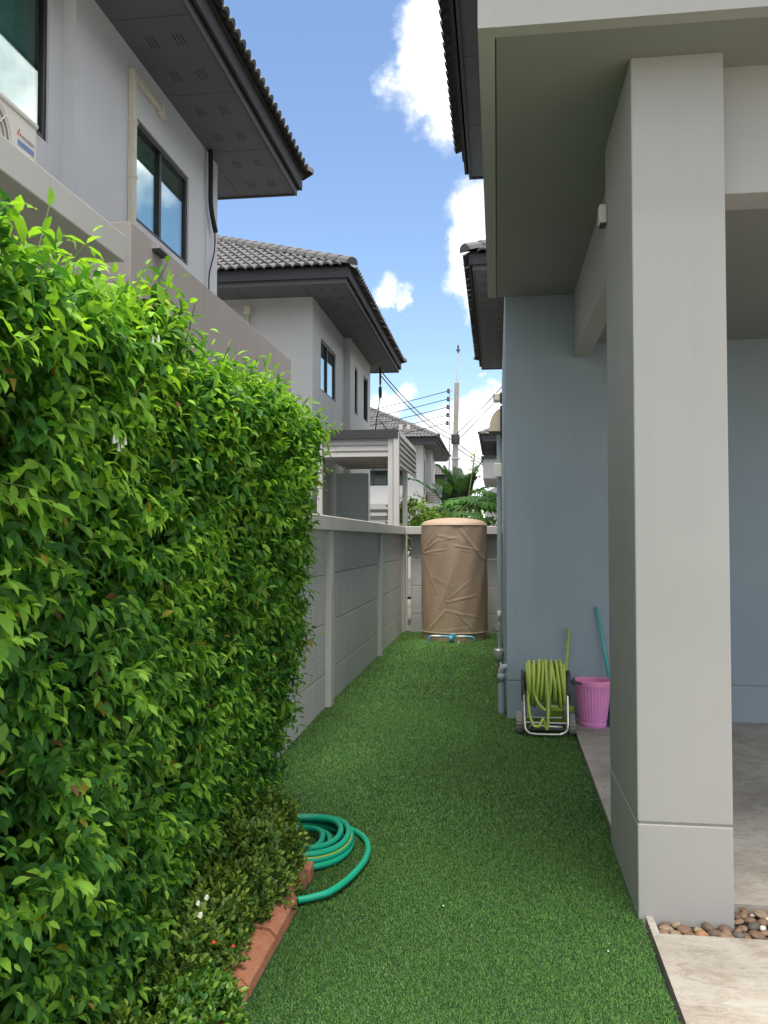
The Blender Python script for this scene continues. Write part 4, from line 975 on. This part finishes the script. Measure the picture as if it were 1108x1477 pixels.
# ------------------------------------------------------------------ plants beyond the back wall
def bush(T, c, rx, ry, rz, n, L, c0, c1, seed, wd=1.2, up_=.3):
    rg = np.random.default_rng(seed); d = rg.normal(0, 1, (n, 3)); d /= np.linalg.norm(d, axis=1, keepdims=True)
    r = rg.uniform(.35, 1, n) ** .5 * (1 + .22 * np.sin(d[:, 0] * 6 + seed) * np.sin(d[:, 2] * 7 + d[:, 1] * 4))
    P = np.array(c) + d * r[:, None] * np.array([rx, ry, rz]); D = d * .7 + rg.normal(0, .5, (n, 3)); D[:, 2] -= .15
    Nn = d + rg.normal(0, .4, (n, 3)); Nn[:, 2] += up_; w = np.clip(rg.uniform(0, 1, n) * .8 + .25 * d[:, 2], 0, 1)[:, None]
    return leaf_cloud('crown', P, D, Nn, rg.uniform(.7, 1.2, n) * L, np.full(n, wd), np.array([c0]) * (1 - w) + np.array([c1]) * w, M_tree, T)
T1 = thing('bush', 'yellow-green leafy bush behind the wall beside the canopy posts', 'bush')
bush(T1, (-1.85, 18.3, 1.85), .5, .5, .62, 1500, .09, (.06, .16, .02), (.24, .38, .06), 31); bush(T1, (-1.35, 17.9, 1.65), .45, .4, .5, 900, .09, (.05, .15, .02), (.2, .34, .05), 32)
MB().tube([(-1.7, 18.2, -.27), (-1.7, 18.2, 1.8)], .03, 6).build('trunk', M_bark, T1)
# papaya-like tree: umbrella of lobed leaves on long stalks
T2 = thing('papaya_tree', 'light green papaya-like tree with broad lobed leaves right of the pole', 'tree')
rg = random.Random(77); MB().tube(smooth_path([(-.45, 19.5, -.27), (-.43, 19.5, 1.2), (-.4, 19.5, 2.3)], 4), .06, 8).build('trunk', M_bark, T2)
lobe_v, lobe_f = [], []
for k in range(7):
    a = R(-115 + k * 38.3); l = 1 - .25 * abs(k - 3) / 3; dx, dy = math.sin(a), math.cos(a); i0 = len(lobe_v)
    lobe_v += [(0, 0, .05), (dx * l * .5 - dy * .13, dy * l * .5 + dx * .13, .0), (dx * l, dy * l, -.16), (dx * l * .5 + dy * .13, dy * l * .5 - dx * .13, .0), (dx * l * .55, dy * l * .55, .05)]
    lobe_f += [(i0, i0 + 4, i0 + 1), (i0 + 1, i0 + 4, i0 + 2), (i0 + 4, i0 + 3, i0 + 2), (i0, i0 + 3, i0 + 4)]
pts_, dd_, nn2, ss_, cc_ = [], [], [], [], []; stalk = MB()
for k in range(70):
    a = rg.uniform(0, 6.28); r = rg.uniform(.15, .95); zz = 2.58 - .5 * (r / .95) ** 2 + rg.uniform(-.35, .12)
    e = Vector((-.45 + r * math.cos(a), 19.5 + r * math.sin(a), zz)); stalk.tube([(-.4, 19.5, 2.2), (e + Vector((-.4, 19.5, 2.35))) / 2 + Vector((0, 0, .1)), e], .010, 4, caps=False)
    pts_.append(e); dd_.append((math.cos(a), math.sin(a), -.45)); nn2.append((math.cos(a) * .3, math.sin(a) * .3, 1)); ss_.append(rg.uniform(.2, .34)); g_ = rg.uniform(0, 1); cc_.append((.04 + .08 * g_, .15 + .15 * g_, .03 + .02 * g_))
stalk.build('stalks', mat('papaya_stalk', (.16, .25, .08), .7), T2)
leaf_cloud('crown', np.array(pts_), np.array(dd_, float), np.array(nn2, float), np.array(ss_), np.ones(len(pts_)), np.array(cc_), M_tree, T2, tmpl=(np.array(lobe_v), lobe_f))
# banana plant
T3 = thing('banana_plant', 'dark banana plant with big upright leaves behind the utility pole', 'plant')
rg = random.Random(13)
MB().tube([(-1.2, 24, -.27), (-1.2, 24, 2.6)], [.16, .09], 10).build('trunk', mat('banana_stem', (.12, .16, .06), .7, .2, 6), T3)
def banana_leaf(b, az, el, L, w):
    mb = MB(); d = Vector((math.cos(az) * math.cos(el), math.sin(az) * math.cos(el), math.sin(el))); side = d.cross(Vector((0, 0, 1))).normalized(); nrm = side.cross(d); n = 12; cols = []
    for k in range(n + 1):
        t = k / n; c = Vector(b) + d * (L * t) + Vector((0, 0, -1)) * (L * .22 * t ** 2.6) ; ww = w * (math.sin(math.pi * min(1, t * .92 + .06)) ** .6) * (1 if t > .14 else .15)
        mb.v += [tuple(c - side * ww + nrm * ww * .35 - Vector((0, 0, .08 * (k % 3 == 1)))), tuple(c), tuple(c + side * ww + nrm * ww * .35 - Vector((0, 0, .07 * (k % 3 == 0))))]
    for k in range(n): mb.f += [(3 * k, 3 * k + 1, 3 * k + 4, 3 * k + 3), (3 * k + 1, 3 * k + 2, 3 * k + 5, 3 * k + 4)]
    g_ = rg.uniform(.6, 1.15); me = bpy.data.meshes.new('leaf'); me.from_pydata(mb.v, [], mb.f); me.polygons.foreach_set('use_smooth', [True] * len(me.polygons))
    at = me.attributes.new('tint', 'FLOAT_COLOR', 'POINT'); at.data.foreach_set('color', np.tile(np.array([.022 * g_, .065 * g_, .02 * g_, 1]), len(mb.v)).astype(np.float32)); link('leaf', me, M_tree, T3)
for (az, el, L) in ((30, 48, 1.8), (55, 60, 1.7), (5, 35, 1.7), (-20, 42, 1.7), (80, 70, 1.5), (150, 50, 1.7), (170, 35, 1.6), (200, 55, 1.7), (120, 62, 1.6), (230, 40, 1.6), (290, 45, 1.6), (330, 52, 1.8), (15, 58, 1.9), (190, 66, 1.7)):
    banana_leaf((-1.2 + rg.uniform(-.3, .3), 24, 2.35 + rg.uniform(-.3, .2)), R(az), R(min(80, el + 10)), L, .22)
bb = MB().tube(smooth_path([(-.82, 23.4, 2.4), (-.66, 23.4, 3.4), (-.58, 23.4, 3.95)], 4), .016, 5).build('flower_stalk', mat('pale_stalk', (.3, .32, .12), .7), T3)
leaf_cloud('stalk_leaves', np.array([(-.62 + rg.uniform(-.06, .06), 23.4, 3.3 + .6 * k / 16) for k in range(16)]), np.array([(rg.uniform(-1, 1), rg.uniform(-1, 1), .3) for k in range(16)]), np.array([(0, -.6, .8)] * 16, float), np.full(16, .14), np.full(16, 1.2), np.array([(.2, .28, .06)] * 16), M_tree, T3)
T4 = thing('bush', 'dark dense bush filling the gap below the banana leaves', 'bush')
bush(T4, (-1.1, 22.5, 1.7), 1.1, .6, .75, 2200, .13, (.014, .05, .012), (.05, .13, .025), 41); MB().tube([(-1.1, 22.5, -.27), (-1.1, 22.5, 1.6)], .04, 6).build('trunk', M_bark, T4)

# ------------------------------------------------------------------ utility pole and lines
UP = thing('utility_pole', 'concrete utility pole with insulators and thin metal rod on top', 'pole')
base_p, top_p = Vector((-1.86, 36, -.27)), Vector((-1.66, 36, 8.15))
mb = MB()
for (t, w) in ((0, .15), (1, .095)):
    c = base_p.lerp(top_p, t); mb.v += [(c.x - w, c.y - w, c.z), (c.x + w, c.y - w, c.z), (c.x + w, c.y + w, c.z), (c.x - w, c.y + w, c.z)]
mb.f = [(0, 1, 5, 4), (1, 2, 6, 5), (2, 3, 7, 6), (3, 0, 4, 7), (4, 5, 6, 7)]
mb.build('shaft', M_pole, UP, bevel=.02)
MB().tube([(-1.67, 36, 7.9), (-1.60, 36, 9.55)], .035, 8).build('rod', M_galv, UP)
MB().box(-1.68, -1.52, 35.95, 36.05, 9.5, 9.56).tube([(-1.6, 36, 9.4), (-1.6, 36, 9.75)], .04, 6).build('rod_cap', M_plast, UP)
B('rack', -1.99, -1.95, 35.9, 35.98, 6.15, 7.95, M_galv, UP)
att = []
for k in range(5):
    z = 7.78 - k * .34; xx = -1.98 - .012 * k; att.append((xx - .05, 35.86, z))
    MB().lathe([(.0, -.09), (.05, -.09), (.065, -.05), (.045, 0), (.065, .05), (.05, .09), (.0, .09)], xx - .03, 35.86, 10).build('insulator', M_plast, UP).location.z = z
    B('insulator_arm', xx - .05, -1.8, 35.84, 35.88, z - .02, z + .02, M_galv, UP)
B('clamp_box', -1.9, -1.55, 35.8, 36.15, 5.55, 5.95, M_plast, UP, bevel=.03); B('clamp_band', -1.9, -1.56, 35.86, 36.14, 4.9, 4.96, M_galv, UP)
MB().tube(smooth_path([(-1.95, 35.84, 5.9), (-1.99, 35.84, 4.5), (-2.0, 35.84, 2.0), (-2.02, 35.84, -.2)], 4), .02, 6).build('down_cable', M_wire, UP)
def wire(a, b, sag, label, group, r=.016):
    a, b = Vector(a), Vector(b); pts = [a.lerp(b, t) - Vector((0, 0, sag * 4 * t * (1 - t))) for t in np.linspace(0, 1, 17)]
    return tag(MB().tube(pts, r, 5).build('power_line', M_wire), label, 'wire', group)
for a in att: wire(a, (a[0] - 17, 41.5, a[2] - 1.2), .5, 'thin black power line from the pole insulators towards the hipped roof', 'parallel power lines')
for k in range(2): wire((-1.8, 36, 5.9 - k * .2), (-2.98, 21.95, 5.9 - k * .12), .25, 'service cable sagging from the pole to the eave bracket', 'service cables')
for k in range(2): wire((-1.7, 36, 5.95 - k * .3), (2.9, 24, 9.1 - k * .2), .2, 'service cable rising from the pole past the slate blue wall', 'rising service cables')
for k in range(2): wire((-1.7, 36, 5.6 - k * .2), (5, 62, 4.6 - k * .1), .5, 'cable running from the pole towards the distant balcony house', 'far cables')
AN = thing('antenna', 'thin far antenna mast above the tree tops', 'antenna')
MB().tube([(-1.75, 60, -.27), (-1.75, 60, 6.1)], .06, 6).build('mast', M_galv, AN); MB().box(-2.0, -1.5, 59.97, 60.03, 6.0, 6.06).build('crossbar', M_galv, AN)
